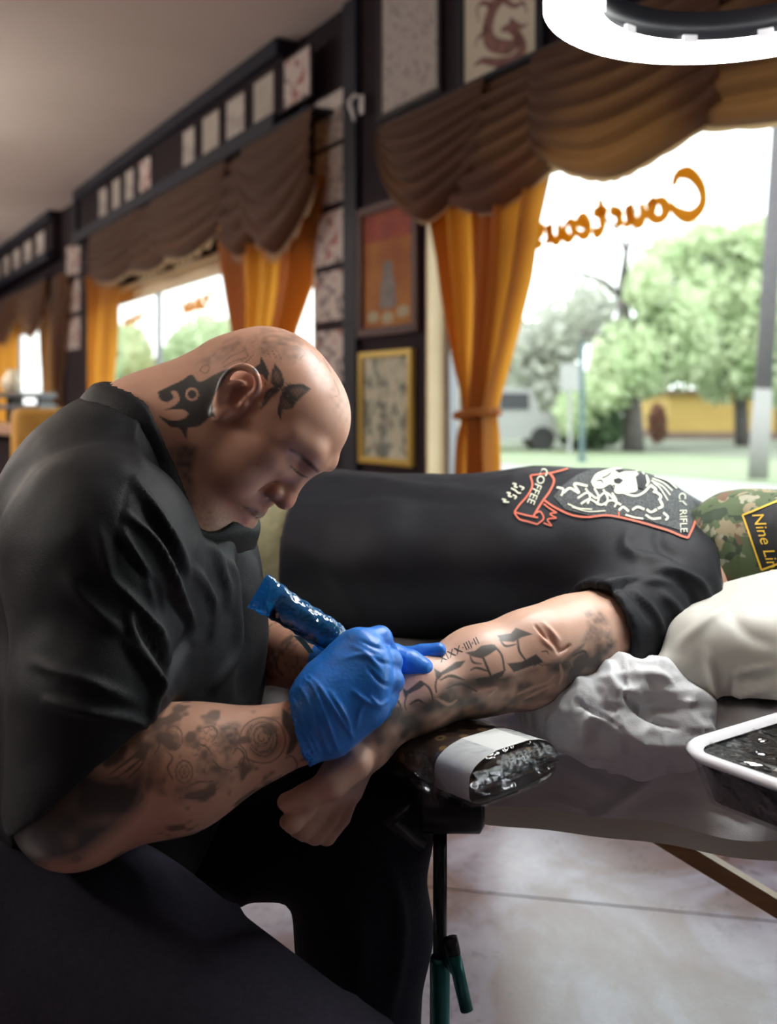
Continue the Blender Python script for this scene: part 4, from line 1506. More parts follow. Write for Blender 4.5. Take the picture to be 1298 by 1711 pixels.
AE, AW_ = P(128, 1342, 1.03), P(508, 1220, 1.058)     # right elbow, wrist
def axes(d):
    d = unit(d); y = unit(np.cross(V3(0, 0, 1), d)); return np.array([d, y, np.cross(d, y)])
def artist_arm_r():
    S = Shape()
    e, w_ = AE, AW_
    S.add(s_cone(P(172, 960, 1.08), e, .066, .058), .02)
    S.add(s_cone(e, e + .45 * (w_ - e), .056, .056), .03)
    S.add(s_cone(e + .45 * (w_ - e), w_, .055, .031), .03)
    S.add(s_ell(e + .33 * (w_ - e) + V3(0, -.004, .012), (.10, .05, .048), axes(w_ - e)), .03)
    S.add(s_cone(w_, P(560, 1165, 1.062), .031, .028), .01)
    S.cut(s_half(P(160, 1120, 1.05), (-.1, 0, 1)))
    return S
def artist_arm_l():
    S = Shape()
    e, w_ = P(335, 1042, 1.46), P(572, 1122, 1.215)
    S.add(s_cone(P(345, 950, 1.48), e, .06, .055), .02)
    S.add(s_cone(e, e + .45 * (w_ - e), .052, .050), .02)
    S.add(s_cone(e + .45 * (w_ - e), w_, .050, .032), .02)
    S.add(s_cone(w_, P(605, 1118, 1.19), .030, .024), .01)
    return S

def artist_trunk(g=0.0):
    S = Shape()
    S.add(s_ell(P(178, 905, 1.285), (.130 + g, .19 + g, .152 + g)), .02)
    S.add(s_ell(P(212, 775, 1.28), (.085 + g, .13 + g, .078 + g)), .06)
    S.add(s_ell(P(258, 960, 1.285), (.118 + g, .185 + g, .13 + g)), .06)
    S.add(s_ell(P(262, 1090, 1.28), (.118 + g, .195 + g, .15 + g)), .06)
    S.add(s_ell(P(140, 1190, 1.28), (.19 + g, .20 + g, .20 + g)), .07)
    S.add(s_ell(P(60, 1370, 1.27), (.20 + g, .21 + g, .15 + g)), .08)
    return S
def artist_legs(g=0.0):
    S = Shape()
    S.add(s_cone(P(40, 1500, 1.12), P(560, 1880, .97), .115 + g, .088 + g), .03)
    S.add(s_cone(P(560, 1880, .97), V3(.02, 1.0, .10), .084 + g, .052 + g), .03)
    S.add(s_cone(P(80, 1390, 1.42), P(600, 1372, 1.27), .100 + g, .080 + g), .03)
    S.add(s_cone(P(600, 1372, 1.27), P(607, 1560, 1.27), .080 + g, .072 + g), .03)
    S.add(s_cone(P(607, 1560, 1.27), V3(-.033, 1.26, .10), .072 + g, .055 + g), .03)
    S.add(s_ell(P(40, 1450, 1.27), (.19 + g, .21 + g, .12 + g)), .05)
    return S

def shape_mesh(S, h, it=2, lo=None, hi=None, lam=.5):
    l, u = S.bounds()
    v, q = surface(S, l if lo is None else lo, u if hi is None else hi, h)
    return relax(v, q, it, lam), q

vh, qh = shape_mesh(S_head, .0021, 1)
va, qa = shape_mesh(artist_arm_r(), .0026, 1)
va, qa = refine(va, qa)
va = relax(va, qa, 2)
vl, ql = shape_mesh(artist_arm_l(), .004, 1)
St = artist_trunk(-.012)
St.ops += artist_legs(-.012).ops
St.add(s_cone(P(172, 900, 1.10), P(168, 1140, 1.06), .055, .058), .03)   # right upper arm
St.add(s_cone(P(320, 880, 1.46), P(345, 980, 1.48), .055, .055), .03)    # left upper arm
St.add(s_cone(P(235, 900, 1.28), P(232, 800, 1.28), .10, .08), .03)      # root of the neck
vt, qt = shape_mesh(St, .010, 1)

# tattoos, and some painted shade: ink strength per surface point, measured on the photograph's side of the head and arms
def c3(pts): return [(230 + x * .3005, 520 + y * .3005) for x, y in pts]
def c7(pts): return [(x * .5547, 1150 + y * .5547) for x, y in pts]
def head_ink_shade(v, n):
    p = to_px(v)
    view = unit_rows(V3(0, 0, H) - v)
    vis = np.clip((np.einsum('ij,ij->i', n, view) + .05) / .1, 0, 1)
    ink = np.zeros(len(v))
    def put(m, a): np.maximum(ink, m * a, out=ink)
    nz = vnoise(v, 160, 3); nz2 = vnoise(v, 380, 5)
    # shaded pieces on the crown
    put(poly_mask(p, c3([(320, 300), (430, 210), (540, 140), (580, 190), (500, 250), (400, 300)]), 5, 60) * np.clip(.55 + .5 * nz, 0, 1), .55)
    put(poly_mask(p, c3([(690, 100), (860, 105), (920, 180), (880, 280), (800, 280), (750, 230), (680, 240)]), 6, 60) * np.clip(.5 + .6 * nz, 0, 1), .62)
    put(poly_mask(p, c3([(860, 190), (980, 200), (1090, 310), (1160, 430), (1190, 560), (1160, 620), (1090, 560), (1040, 440), (940, 330)]), 8, 80) * np.clip(.35 + .8 * nz, 0, 1), .36)
    put(poly_mask(p, c3([(640, 130), (700, 110), (690, 180), (620, 240), (560, 220)]), 5, 40) * np.clip(.4 + .6 * nz2, 0, 1), .30)
    for a in ([(470, 290), (520, 250), (560, 235), (600, 215)], [(480, 310), (540, 275), (600, 262)], [(590, 200), (612, 250), (575, 268), (600, 290)], [(640, 245), (600, 285), (560, 300)],
              [(690, 200), (705, 250)], [(715, 205), (735, 255)], [(745, 215), (770, 262)], [(780, 225), (800, 270)], [(345, 330), (380, 345), (400, 310), (370, 300), (345, 330)],
              [(880, 190), (930, 230), (900, 270)], [(960, 215), (1010, 280), (985, 330)], [(1030, 260), (1075, 340)], [(1090, 380), (1120, 460), (1080, 480)]):
        put(line_mask(p, c3(a), 1.7, .8, 24), .62)
    # tribal piece on the neck and behind the ear
    trib = [(112, 448), (180, 415), (245, 385), (300, 352), (345, 392), (430, 350), (500, 322), (570, 318), (640, 322), (560, 360), (500, 420), (462, 440), (440, 520), (480, 600),
            (410, 590), (340, 640), (280, 650), (270, 712), (236, 655), (180, 640), (118, 582), (180, 606), (245, 602), (282, 570), (240, 545), (150, 550), (205, 525), (232, 490), (215, 445), (185, 448), (200, 480), (165, 505), (125, 490)]
    ear = poly_mask(p, c3([(470, 605), (438, 545), (440, 480), (478, 415), (520, 355), (580, 322), (640, 326), (690, 368), (694, 430), (668, 482), (600, 512), (545, 552), (512, 600)]), 1.2, 60)
    ec = np.array(c3([(565, 460)])[0])
    ear = np.maximum(ear, poly_mask((p - ec) / 1.14 + ec, c3([(470, 605), (438, 545), (440, 480), (478, 415), (520, 355), (580, 322), (640, 326), (690, 368), (694, 430), (668, 482), (600, 512), (545, 552), (512, 600)]), 1.2, 60))
    put(poly_mask(p, c3(trib), 1.0, 170) * (1 - ear), .97)
    d = np.linalg.norm(p - np.array(c3([(302, 462)])[0]), axis=1)
    ring = np.clip(1 - np.abs(d - 9.2) / 2.8, 0, 1)
    ink *= 1 - np.clip(ring * 1.6, 0, .9)
    put(poly_mask(p, c3([(636, 318), (678, 292), (684, 250), (706, 285), (732, 345), (718, 392), (694, 356), (655, 338)]), .9), .95)
    put(line_mask(p, c3([(694, 380), (708, 400), (700, 425)]), 1.6, .8, 12), .8)
    # butterfly
    wings = [[(764, 292), (798, 335), (816, 395), (802, 432), (765, 425), (738, 395), (742, 340)],
             [(806, 428), (855, 405), (915, 403), (964, 430), (910, 478), (880, 508), (838, 478)],
             [(796, 436), (742, 482), (712, 520), (678, 552), (698, 492), (718, 440), (752, 418)],
             [(802, 440), (842, 478), (882, 508), (860, 540), (806, 548), (792, 604), (776, 562), (786, 500)]]
    for k, q in enumerate(wings):
        put(poly_mask(p, c3(q), .9), .93)
        cq = np.array(c3(q)); c = cq.mean(0)
        lite = poly_mask(p, (cq - c) * .55 + c + (np.array(c3([(800, 432)])[0]) - c) * -.08, 3)
        ink -= lite * (.26 + .15 * np.sin((p[:, 0] * .7 + p[:, 1] * .5) * 1.3)) * (ink > .5)
    put(line_mask(p, c3([(775, 405), (808, 440), (828, 470)]), 2.4, .6, 12), 1.0)
    for a in ([(812, 425), (835, 395)], [(818, 428), (850, 400)], [(790, 400), (780, 372)]):
        put(line_mask(p, c3(a), 1.1, .5, 8), .9)
    # moustache, stubble and brow hair
    put(poly_mask(p, c3([(590, 1085), (650, 1095), (720, 1130), (735, 1105), (770, 1085), (735, 1150), (700, 1172), (640, 1150)]), 3) * np.clip(.7 + .4 * nz2, 0, 1), .78)
    put(poly_mask(p, c3([(470, 1250), (560, 1200), (640, 1190), (560, 1240), (520, 1265)]), 5) * .5, .4)
    put(line_mask(p, c3([(850, 770), (900, 800), (960, 850), (1000, 890)]), [4, 8, 8, 5], 2.2, 20), .82)
    put(line_mask(p, c3([(850, 860), (900, 905), (945, 925)]), [2, 3.4, 2.4], 1.0, 20), .95)
    put(poly_mask(p, c3([(330, 1000), (420, 1080), (520, 1150), (600, 1190), (560, 1240), (480, 1275), (380, 1240), (280, 1130)]), 12, 50) * np.clip(.6 + .5 * nz2, 0, 1), .42)   # stubble, with jaw shade put into the ink
    # darker mottled throat
    put(poly_mask(p, c3([(170, 760), (260, 730), (330, 760), (300, 900), (330, 1100), (250, 1100), (160, 940)]), 6) * np.clip(.75 + .35 * nz, 0, 1), .8)
    blush = np.zeros(len(v))
    for (x, y), r, a in ((c3([(668, 850)])[0], 3.2, .7), (c3([(570, 480)])[0], 26, .35), (c3([(640, 380)])[0], 16, .5), (c3([(840, 1060)])[0], 22, .35), (c3([(600, 1170)])[0], 12, .5)):
        blush = np.maximum(blush, a * np.exp(-((p[:, 0] - x) ** 2 + (p[:, 1] - y) ** 2) / r ** 2))
    return np.clip(ink, 0, 1) * vis, blush * vis

def spiral(c, r0, r1, turns, n=60, squash=1.0, ph=0.0):
    t = np.linspace(0, 1, n)
    r = r0 + (r1 - r0) * t
    return [(c[0] + r[i] * math.cos(ph + 2 * math.pi * turns * t[i]), c[1] + squash * r[i] * math.sin(ph + 2 * math.pi * turns * t[i])) for i in range(n)]

def arm_ink_shade(v, n):
    p = to_px(v)
    view = unit_rows(V3(0, 0, H) - v)
    vis = np.clip((np.einsum('ij,ij->i', n, view) + .05) / .1, 0, 1)
    ink = np.zeros(len(v))
    def put(m, a): np.maximum(ink, m * a, out=ink)
    nz = vnoise(v, 55, 2); nz2 = vnoise(v, 140, 4); nz3 = vnoise(v, 300, 6)
    put(np.clip((nz + .6 * nz2 - .05) * 2.2, 0, 1), .70)                       # smoky background
    # rose by the wrist
    c = c7([(790, 150)])[0]
    put(poly_mask(p, c7([(742, 110), (790, 92), (838, 120), (842, 180), (800, 215), (752, 195), (735, 150)]), 3, 40), .30)
    put(line_mask(p, spiral(c, 3, 27, 3.2, squash=1.15), 2.2, .8), .80)
    for a in ([(740, 190), (720, 160), (740, 110), (790, 88), (840, 105), (860, 160), (840, 205), (800, 225), (750, 215), (740, 190)], [(770, 120), (800, 110), (822, 140)], [(765, 170), (785, 195), (820, 180)]):
        put(line_mask(p, c7(a), 2.2, .8, 40), .75)
    for a in ([(762, 140), (775, 118), (800, 116), (815, 135), (808, 160), (785, 168), (765, 158)], [(750, 165), (745, 135), (760, 108)], [(812, 112), (832, 140), (828, 178), (800, 196)], [(752, 178), (775, 200), (805, 206)],
              [(700, 200), (715, 180), (735, 200), (728, 230), (705, 240)], [(690, 170), (705, 150), (712, 120)], [(640, 215), (665, 240), (700, 250)], [(610, 120), (640, 115), (655, 135), (640, 160)], [(585, 165), (620, 175), (640, 200)],
              [(500, 190), (520, 210), (505, 240), (520, 275)], [(560, 300), (590, 285), (640, 280)], [(540, 330), (600, 330), (660, 300)], [(860, 210), (880, 205), (895, 230), (880, 260)], [(470, 140), (480, 170), (465, 200)]):
        put(line_mask(p, c7(a), [1.6, 3.0, 1.8], .8, 30), .82)
    # dark wave behind the cuff
    put(poly_mask(p, c7([(850, 60), (880, 85), (900, 140), (885, 185), (862, 200), (872, 150), (850, 105)]), 2, 40), .85)
    put(poly_mask(p, c7([(660, 115), (715, 105), (720, 150), (690, 200), (655, 180)]), 5, 30) * np.clip(.75 + .4 * nz3, 0, 1), .80)
    # small scales, medallion, flower, skull-like shading
    for k in range(9):
        for j in range(4):
            cx, cy = 575 + k * 15 + j * 4, 130 + j * 22 - k * 3 + (k % 2) * 8
            put(line_mask(p, c7([(cx - 7, cy), (cx, cy + 8), (cx + 7, cy)]), 1.4, .7, 8), .7)
    for cc, r in (((522, 150), 15), ((555, 252), 14), ((735, 232), 9)):
        q = c7([cc])[0]
        put(line_mask(p, spiral(q, r * 1.0, r * 1.0, 1, squash=1.35), 2.0, .8), .78)
        put(line_mask(p, spiral(q, r * .55, r * .55, 1, squash=1.35), 1.6, .8), .68)
        for t in range(6):
            a = t * math.pi / 3
            put(line_mask(p, [q, (q[0] + r * math.cos(a), q[1] + r * 1.35 * math.sin(a))], 1.3, .7), .6)
    put(poly_mask(p, c7([(470, 120), (500, 110), (495, 180), (480, 260), (500, 320), (450, 300), (440, 230)]), 5, 40) * np.clip(.7 + .5 * nz2, 0, 1), .62)
    put(poly_mask(p, c7([(520, 300), (600, 270), (660, 230), (740, 235), (700, 280), (600, 330), (540, 345)]), 7, 40) * np.clip(.6 + .5 * nz2, 0, 1), .6)
    put(poly_mask(p, c7([(600, 190), (650, 200), (640, 260), (590, 250)]), 4, 30) * np.clip(.6 + .6 * nz3, 0, 1), .6)
    for a in ([(330, 260), (390, 215), (430, 180)], [(345, 275), (400, 235), (432, 205)], [(370, 285), (410, 250), (430, 225)]):
        put(line_mask(p, c7(a), [2, 5, 3], 1.2, 20), .8)
    put(poly_mask(p, c7([(-40, 180), (120, 200), (330, 270), (430, 250), (420, 350), (330, 440), (200, 520), (-40, 520)]), 14, 60) * np.clip(1.0 + .35 * nz, 0, 1), .95)  # elbow: dark tattooing, deepened to stand in for shade there
    return np.clip(ink, 0, 1) * np.clip(vis + .3, 0, 1)

def soft_ink(v):
    a = vnoise(v, 48, 11) + .7 * vnoise(v, 120, 12)
    b = np.abs(vnoise(v, 70, 14))
    return np.clip(np.clip((a - .05) * 2.2, 0, 1) * .7 + np.clip(.16 - b, 0, 1) * 4.5, 0, .85)

nh = normals(vh, qh); na = normals(va, qa)
ih, bh = head_ink_shade(vh, nh)
ia = arm_ink_shade(va, na)
il = soft_ink(vl)
V = np.concatenate([vh, va, vl, vt]); o1 = len(vh); o2 = o1 + len(va); o3 = o2 + len(vl)
Q = np.concatenate([qh, qa + o1, ql + o2, qt + o3])
artist = tag(empty('person', V3(-.42, 1.27, 0)), 'bald tattooed person in a black t-shirt and blue gloves leaning over a forearm', 'person')
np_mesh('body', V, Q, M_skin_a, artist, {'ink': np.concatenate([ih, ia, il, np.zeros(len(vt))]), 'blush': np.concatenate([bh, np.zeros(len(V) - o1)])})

# t-shirt
def shirt_shape():
    S = Shape()
    # near sleeve with its open hem
    S.add(s_cone(P(168, 930, 1.085), P(158, 1150, 1.045), .086, .080), .03)
    S.add(s_cone(P(158, 1150, 1.045), P(144, 1335, 1.03), .080, .080), .03)
    S.cut(s_half(P(165, 1274, 1.03), (.64, 0, -.77)), .006)
    S.sub(s_cone(P(160, 1225, 1.035), P(146, 1365, 1.03), .066, .073), .004)
    for k_, op in enumerate(artist_trunk(.010).ops):
        S.ops.append((op[0], op[1], np.float32(.035 if k_ == 0 else op[2])))
    S.add(s_ell(P(165, 915, 1.10), (.095, .085, .105)), .05)                             # near shoulder
    S.add(s_cone(P(300, 900, 1.44), P(345, 1000, 1.47), .085, .078), .04)                # far sleeve
    neck = S_neck
    l, u = S_neck.bounds()
    def hole(p): return neck(p) - np.float32(.0055)
    hole.lo, hole.hi = l, u
    S.sub(hole, .005)
    # the neckline falls away from the jaw on the near side
    S.cut(Cut([s_half(P(278, 775, 1.2), (.92, 0, .40)), s_cone(P(285, 640, 1.19), P(352, 806, 1.19), .085, .068)]), .006)
    return S
class Cut:
    """Keeps everything except the part outside the half space that is inside the guard volume."""
    def __init__(self, fs): self.h, self.g = fs; self.lo = np.full(3, -99.); self.hi = np.full(3, 99.)
    def __call__(self, p): return np.minimum(self.h(p), -self.g(p))
S_sh = shirt_shape()
vs_, qs_ = shape_mesh(S_sh, .0045, 2)
class Collar:
    """Ribbed neckband: a shell around the neck that stands a little above the shirt."""
    def __call__(self, p):
        n = S_neck(p)
        return np.maximum(np.maximum(n - np.float32(.0115), np.float32(.0030) - n), S_sh(p) - np.float32(.0125))
l_, u_ = S_neck.bounds()
vk, qk = surface(Collar(), l_, u_, .0034)
vk = relax(vk, qk, 4, .5)
ns_ = normals(vs_, qs_)
def c4(pts): return [(x * .374, 640 + y * .374) for x, y in pts]
FOLD = [([(600, 430), (700, 580), (790, 730), (835, 840)], 7, .009), ([(570, 590), (700, 720), (780, 900), (850, 1060), (862, 1150)], 7, .010),
        ([(540, 660), (640, 830), (710, 980)], 7, .009), ([(500, 880), (620, 1000), (720, 1120), (758, 1250)], 6, .010),
        ([(570, 1150), (660, 1290), (735, 1410)], 7, .010), ([(580, 1020), (600, 1130), (690, 1320), (680, 1500)], 7, .011),
        ([(210, 1420), (400, 1470), (560, 1500), (660, 1535)], 8, .010), ([(300, 880), (420, 1010), (560, 1120)], 11, .006),
        ([(870, 830), (950, 980), (940, 1130)], 7, .008), ([(920, 700), (1000, 880), (1020, 1000)], 7, .008), ([(760, 960), (850, 1090), (800, 1220), (760, 1330)], 7, -.008),
        ([(640, 560), (730, 700), (800, 860)], 6, -.007), ([(560, 760), (680, 900), (730, 1020)], 6, -.007), ([(620, 1080), (700, 1200), (745, 1330)], 6, -.008),
        ([(930, 720), (1040, 850), (1062, 1000), (1055, 1200), (960, 1360)], 9, .010), ([(1075, 700), (1090, 900), (1100, 1200), (1080, 1400)], 10, -.014),
        ([(1140, 800), (1165, 1000), (1160, 1250), (1130, 1450)], 7, .008), ([(590, 400), (540, 600), (510, 860)], 2.6, -.0025),
        ([(150, 1250), (380, 1330), (600, 1420)], 9, .006), ([(430, 640), (480, 800), (500, 900)], 12, .004), ([(620, 130), (600, 260), (650, 380)], 9, .004)]
vs_ = folds(vs_, ns_, [(c4(a), w_, h_) for a, w_, h_ in FOLD])
vs_ = vs_ + ns_ * (0.0022 * vnoise(vs_, 16, 8) + .0012 * vnoise(vs_, 38, 9))[:, None]
np_mesh('t_shirt', vs_, qs_, M_shirt, artist)
np_mesh('collar', vk, qk, M_shirt, artist)
vp, qp = shape_mesh(artist_legs(.006), .008, 2)
np_ = normals(vp, qp)
vp = folds(vp, np_, [([(330, 1430), (400, 1500), (350, 1560)], 14, .008), ([(560, 1480), (600, 1560), (590, 1680)], 12, .006), ([(640, 1420), (670, 1540), (650, 1700)], 10, .007), ([(100, 1480), (260, 1540), (420, 1640)], 18, .006)])
vp = vp + np_ * (.004 * vnoise(vp, 12, 21))[:, None]
np_mesh('trousers', vp, qp, M_trousers, artist)
for c, d in ((V3(.02, 1.0, 0), V3(1, -.2, 0)), (V3(-.033, 1.26, 0), V3(1, 0, 0))):
    S = Shape(); d = unit(d)
    S.add(s_cone(c + V3(0, 0, .045) - .03 * d, c + V3(0, 0, .035) + .17 * d, .045, .036), .02)
    S.add(s_cone(c + V3(0, 0, .05), c + V3(0, 0, .12), .05, .055), .02)
    S.cut(s_half(c + V3(0, 0, .001), (0, 0, -1)))
    v, q = shape_mesh(S, .008)
    np_mesh('shoe', v, q, M_black, artist)

# gloves
M_glove = mat('blue_nitrile', (0.022, 0.20, 0.74), 0.38, col2=(0.030, 0.24, 0.80), scale=40, bump=.12, bscale=260, spec=.55)
def glove_r():
    S = Shape()
    wc = P(540, 1182, 1.062)
    S.add(s_cone(P(492, 1228, 1.052), wc, .0355, .033, flat=None), .01)
    mc = [P(600, 1080, 1.085), P(622, 1102, 1.072), P(624, 1138, 1.064), P(612, 1174, 1.064)]
    for k, m_ in enumerate(mc):
        S.add(s_cone(wc + (m_ - wc) * .05, m_, .030 - .002 * k, .0185), .02)
    S.add(s_cone(P(555, 1215, 1.062), P(610, 1186, 1.064), .030, .020), .02)
    S.add(s_cone(P(545, 1140, 1.085), P(585, 1090, 1.10), .026, .020), .02)
    fing = [([P(600, 1074, 1.087), P(634, 1069, 1.105), P(645, 1092, 1.135), P(632, 1112, 1.152)], .0140),
            ([P(622, 1100, 1.074), P(650, 1106, 1.088), P(648, 1130, 1.122), P(626, 1138, 1.138)], .0138),
            ([P(624, 1136, 1.066), P(653, 1138, 1.078), P(646, 1158, 1.112), P(622, 1160, 1.125)], .0135),
            ([P(612, 1172, 1.066), P(643, 1168, 1.072), P(636, 1186, 1.102), P(614, 1186, 1.112)], .0122)]
    for pts, r in fing:
        S.add(chain(pts, [r * 1.12, r, r * .94, r * .8]), .0045)
    S.add(chain([P(568, 1098, 1.115), P(592, 1078, 1.135), P(622, 1090, 1.152), P(648, 1106, 1.150)], [.017, .015, .0135, .0115]), .005)   # thumb
    # open rolled cuff
    ax_ = unit(P(492, 1228, 1.052) - wc)
    S.cut(s_half(P(497, 1223, 1.052), unit(V3(-.83, 0, -.10) * 1.0 + ax_ * .3)), .002)
    S.sub(s_cone(P(482, 1238, 1.05), P(512, 1208, 1.056), .033, .032), .002)
    return S
vg, qg = shape_mesh(glove_r(), .0021, 1)
ng = normals(vg, qg)
def c5(pts): return [(400 + x * .3157, 760 + y * .3157) for x, y in pts]
GF = [([(345, 1185), (400, 1250), (520, 1560)], 2.6, .0022), ([(370, 1170), (440, 1250), (600, 1500)], 2.4, .0020), ([(320, 1230), (380, 1330), (470, 1570)], 2.6, .0022),
      ([(280, 1290), (340, 1400), (430, 1590)], 2.4, .002), ([(480, 1250), (560, 1380), (600, 1500)], 3, .0018), ([(600, 1250), (680, 1310), (760, 1340)], 3.5, .0022),
      ([(690, 1280), (740, 1320), (790, 1300)], 2.6, .002), ([(560, 1080), (640, 1060), (740, 1090)], 4, .0018), ([(600, 1010), (680, 1060), (760, 1150)], 4, .0018),
      ([(680, 1130), (740, 1200), (800, 1230)], 3, -.0022), ([(690, 1070), (760, 1100), (810, 1110)], 3, -.0022), ([(640, 980), (700, 1010), (770, 1030)], 3, -.002),
      ([(620, 1440), (640, 1350), (700, 1280)], 3, .0016), ([(250, 1330), (330, 1450), (410, 1600)], 2.4, .002), ([(740, 960), (748, 990), (745, 1020)], 2, .0012), ([(720, 945), (735, 980), (728, 1015)], 2, .0012)]
vg = folds(vg, ng, [(c5(a), w_, h_) for a, w_, h_ in GF])
vg = vg + ng * (.0008 * vnoise(vg, 60, 31))[:, None]
np_mesh('glove', vg, qg, M_glove, artist)
def glove_l():
    S = Shape()
    S.add(s_cone(P(552, 1114, 1.235), P(585, 1118, 1.21), .036, .034), .01)
    S.add(s_cone(P(585, 1118, 1.21), P(628, 1112, 1.185), .033, .027), .02)
    S.add(chain([P(636, 1104, 1.19), P(672, 1098, 1.18), P(706, 1092, 1.172), P(733, 1086, 1.168)], [.0135, .0115, .0102, .0088]), .005)
    S.add(chain([P(618, 1108, 1.172), P(656, 1099, 1.155), P(684, 1108, 1.148), P(706, 1117, 1.146)], [.018, .0155, .0145, .0125]), .006)
    for dy, dz in ((0, 0), (16, .012), (32, .018)):
        S.add(chain([P(630, 1122 + dy, 1.185), P(662, 1124 + dy, 1.19), P(668, 1146 + dy, 1.20 + dz), P(645, 1150 + dy, 1.205 + dz)], [.013, .0115, .0105, .009]), .004)
    S.sub(s_cone(P(545, 1113, 1.24), P(560, 1115, 1.232), .031, .03), .002)
    return S
vg, qg = shape_mesh(glove_l(), .0024, 1)
ng = normals(vg, qg)
vg = folds(vg, ng, [(c5(a), 2.2, .0012) for a in ([(830, 1020), (835, 1080), (830, 1130)], [(850, 1020), (858, 1080), (850, 1140)], [(872, 1030), (880, 1090), (872, 1150)])])
np_mesh('glove', vg, qg, M_glove, artist)

# stool under the artist
c = V3(-.47, 1.26, 0)
stool = tag(empty('work_stool', c), 'black padded work stool under the seated artist', 'stool')
MB().tube([(0, 0, .40), (0, 0, .41), (0, 0, .455), (0, 0, .465)], [.17, .19, .19, .17], 28).build('seat', M_black, stool, smooth=True)
MB().tube([(0, 0, .10), (0, 0, .40)], .025, 14).build('gas_column', mat('chrome', (.6, .6, .62), .2, 1.0), stool, smooth=True)
for k in range(5):
    a = k * 2 * math.pi / 5 + .3
    MB().tube([(0, 0, .11), (.26 * math.cos(a), .26 * math.sin(a), .075)], [.022, .015], 8).build('base_arm', M_black, stool)
    MB().tube([(.26 * math.cos(a) - .02, .26 * math.sin(a), .031), (.26 * math.cos(a) + .02, .26 * math.sin(a), .031)], .03, 12).build('caster', M_black, stool)

# ------------------------------------------------------------------ the client lying face down
UD = unit(V3(.94, -.34, 0)); WD = unit(V3(.34, .94, 0)); ZD = V3(0, 0, 1)
TR = np.array([UD, WD, ZD])
M_skin_c = skin_material('client_skin', (0.68, 0.41, 0.30), (0.76, 0.48, 0.36), ink=(0.055, 0.06, 0.058))
M_shirt_c = mat('dark_navy_tee_cotton', (0.006, 0.0065, 0.0105), 0.55, col2=(0.008, 0.009, 0.0135), scale=300, bump=.25, bscale=900, spec=.22, sheen=.02)
M_olive = mat('olive_trousers', (0.20, 0.19, 0.10), .85, col2=(.26, .24, .14), scale=60, bump=.3, bscale=400)

def client_trunk(g=0.0):
    S = Shape()
    for c, r in (((-.13, 1.775, .885), (.20, .195, .132)), ((.06, 1.70, .880), (.20, .195, .132)), ((.25, 1.635, .895), (.19, .215, .132)), ((.37, 1.585, .895), (.125, .225, .126))):
        S.add(s_ell(c, [x + g for x in r], TR), .05)
    return S
ARM = [(955, 1076, 1.278, .053), (880, 1104, 1.245, .0525), (800, 1121, 1.21, .0465), (700, 1160, 1.165, .037), (632, 1206, 1.13, .029)]
def client_arm():
    S = Shape()
    pts = [P(x, y, d) for x, y, d, _ in ARM]
    S.add(chain(pts, [r for *_, r in ARM]), .03)
    S.add(s_cone(P(1090, 1030, 1.36), pts[0], .062, .054), .03)
    S.add(s_ell(P(905, 1085, 1.235), (.05, .035, .04), axes(pts[2] - pts[0])), .03)
    # hanging hand: palm, four curled fingers and a thumb
    S.add(s_cone(pts[-1], P(612, 1245, 1.115), .029, .028), .02)
    for k in range(4):
        a = P(602 - 8 * k, 1262 + 3 * k, 1.125 - .010 * k); b = P(586 - 20 * k, 1322 + 5 * k, 1.128 - .013 * k)
        S.add(s_cone(a, b, .019, .0140), .012)
        c = P(570 - 21 * k, 1366 + 5 * k - 3 * k * k, 1.112 - .013 * k); d = P(546 - 19 * k, 1398 + 2 * k - 3 * k * k, 1.096 - .012 * k); e = P(524 - 15 * k, 1394 + 2 * k - 3 * k * k, 1.110 - .012 * k)
        S.add(chain([b, c, d, e], [.0112, .0104, .0096, .0082]), .0022)
    S.add(chain([P(590, 1275, 1.085), P(552, 1310, 1.07), P(512, 1332, 1.066), P(478, 1340, 1.07)], [.020, .0155, .0128, .0098]), .008)
    S.cut(s_half(P(1092, 1030, 1.36), V3(.8, .4, .2)))
    return S
vc, qc = shape_mesh(client_arm(), .0026, 1)
vc, qc = refine(vc, qc)
vc = relax(vc, qc, 2)
nc = normals(vc, qc)
def c8(pts): return [(600 + x * .339, 960 + y * .339) for x, y in pts]
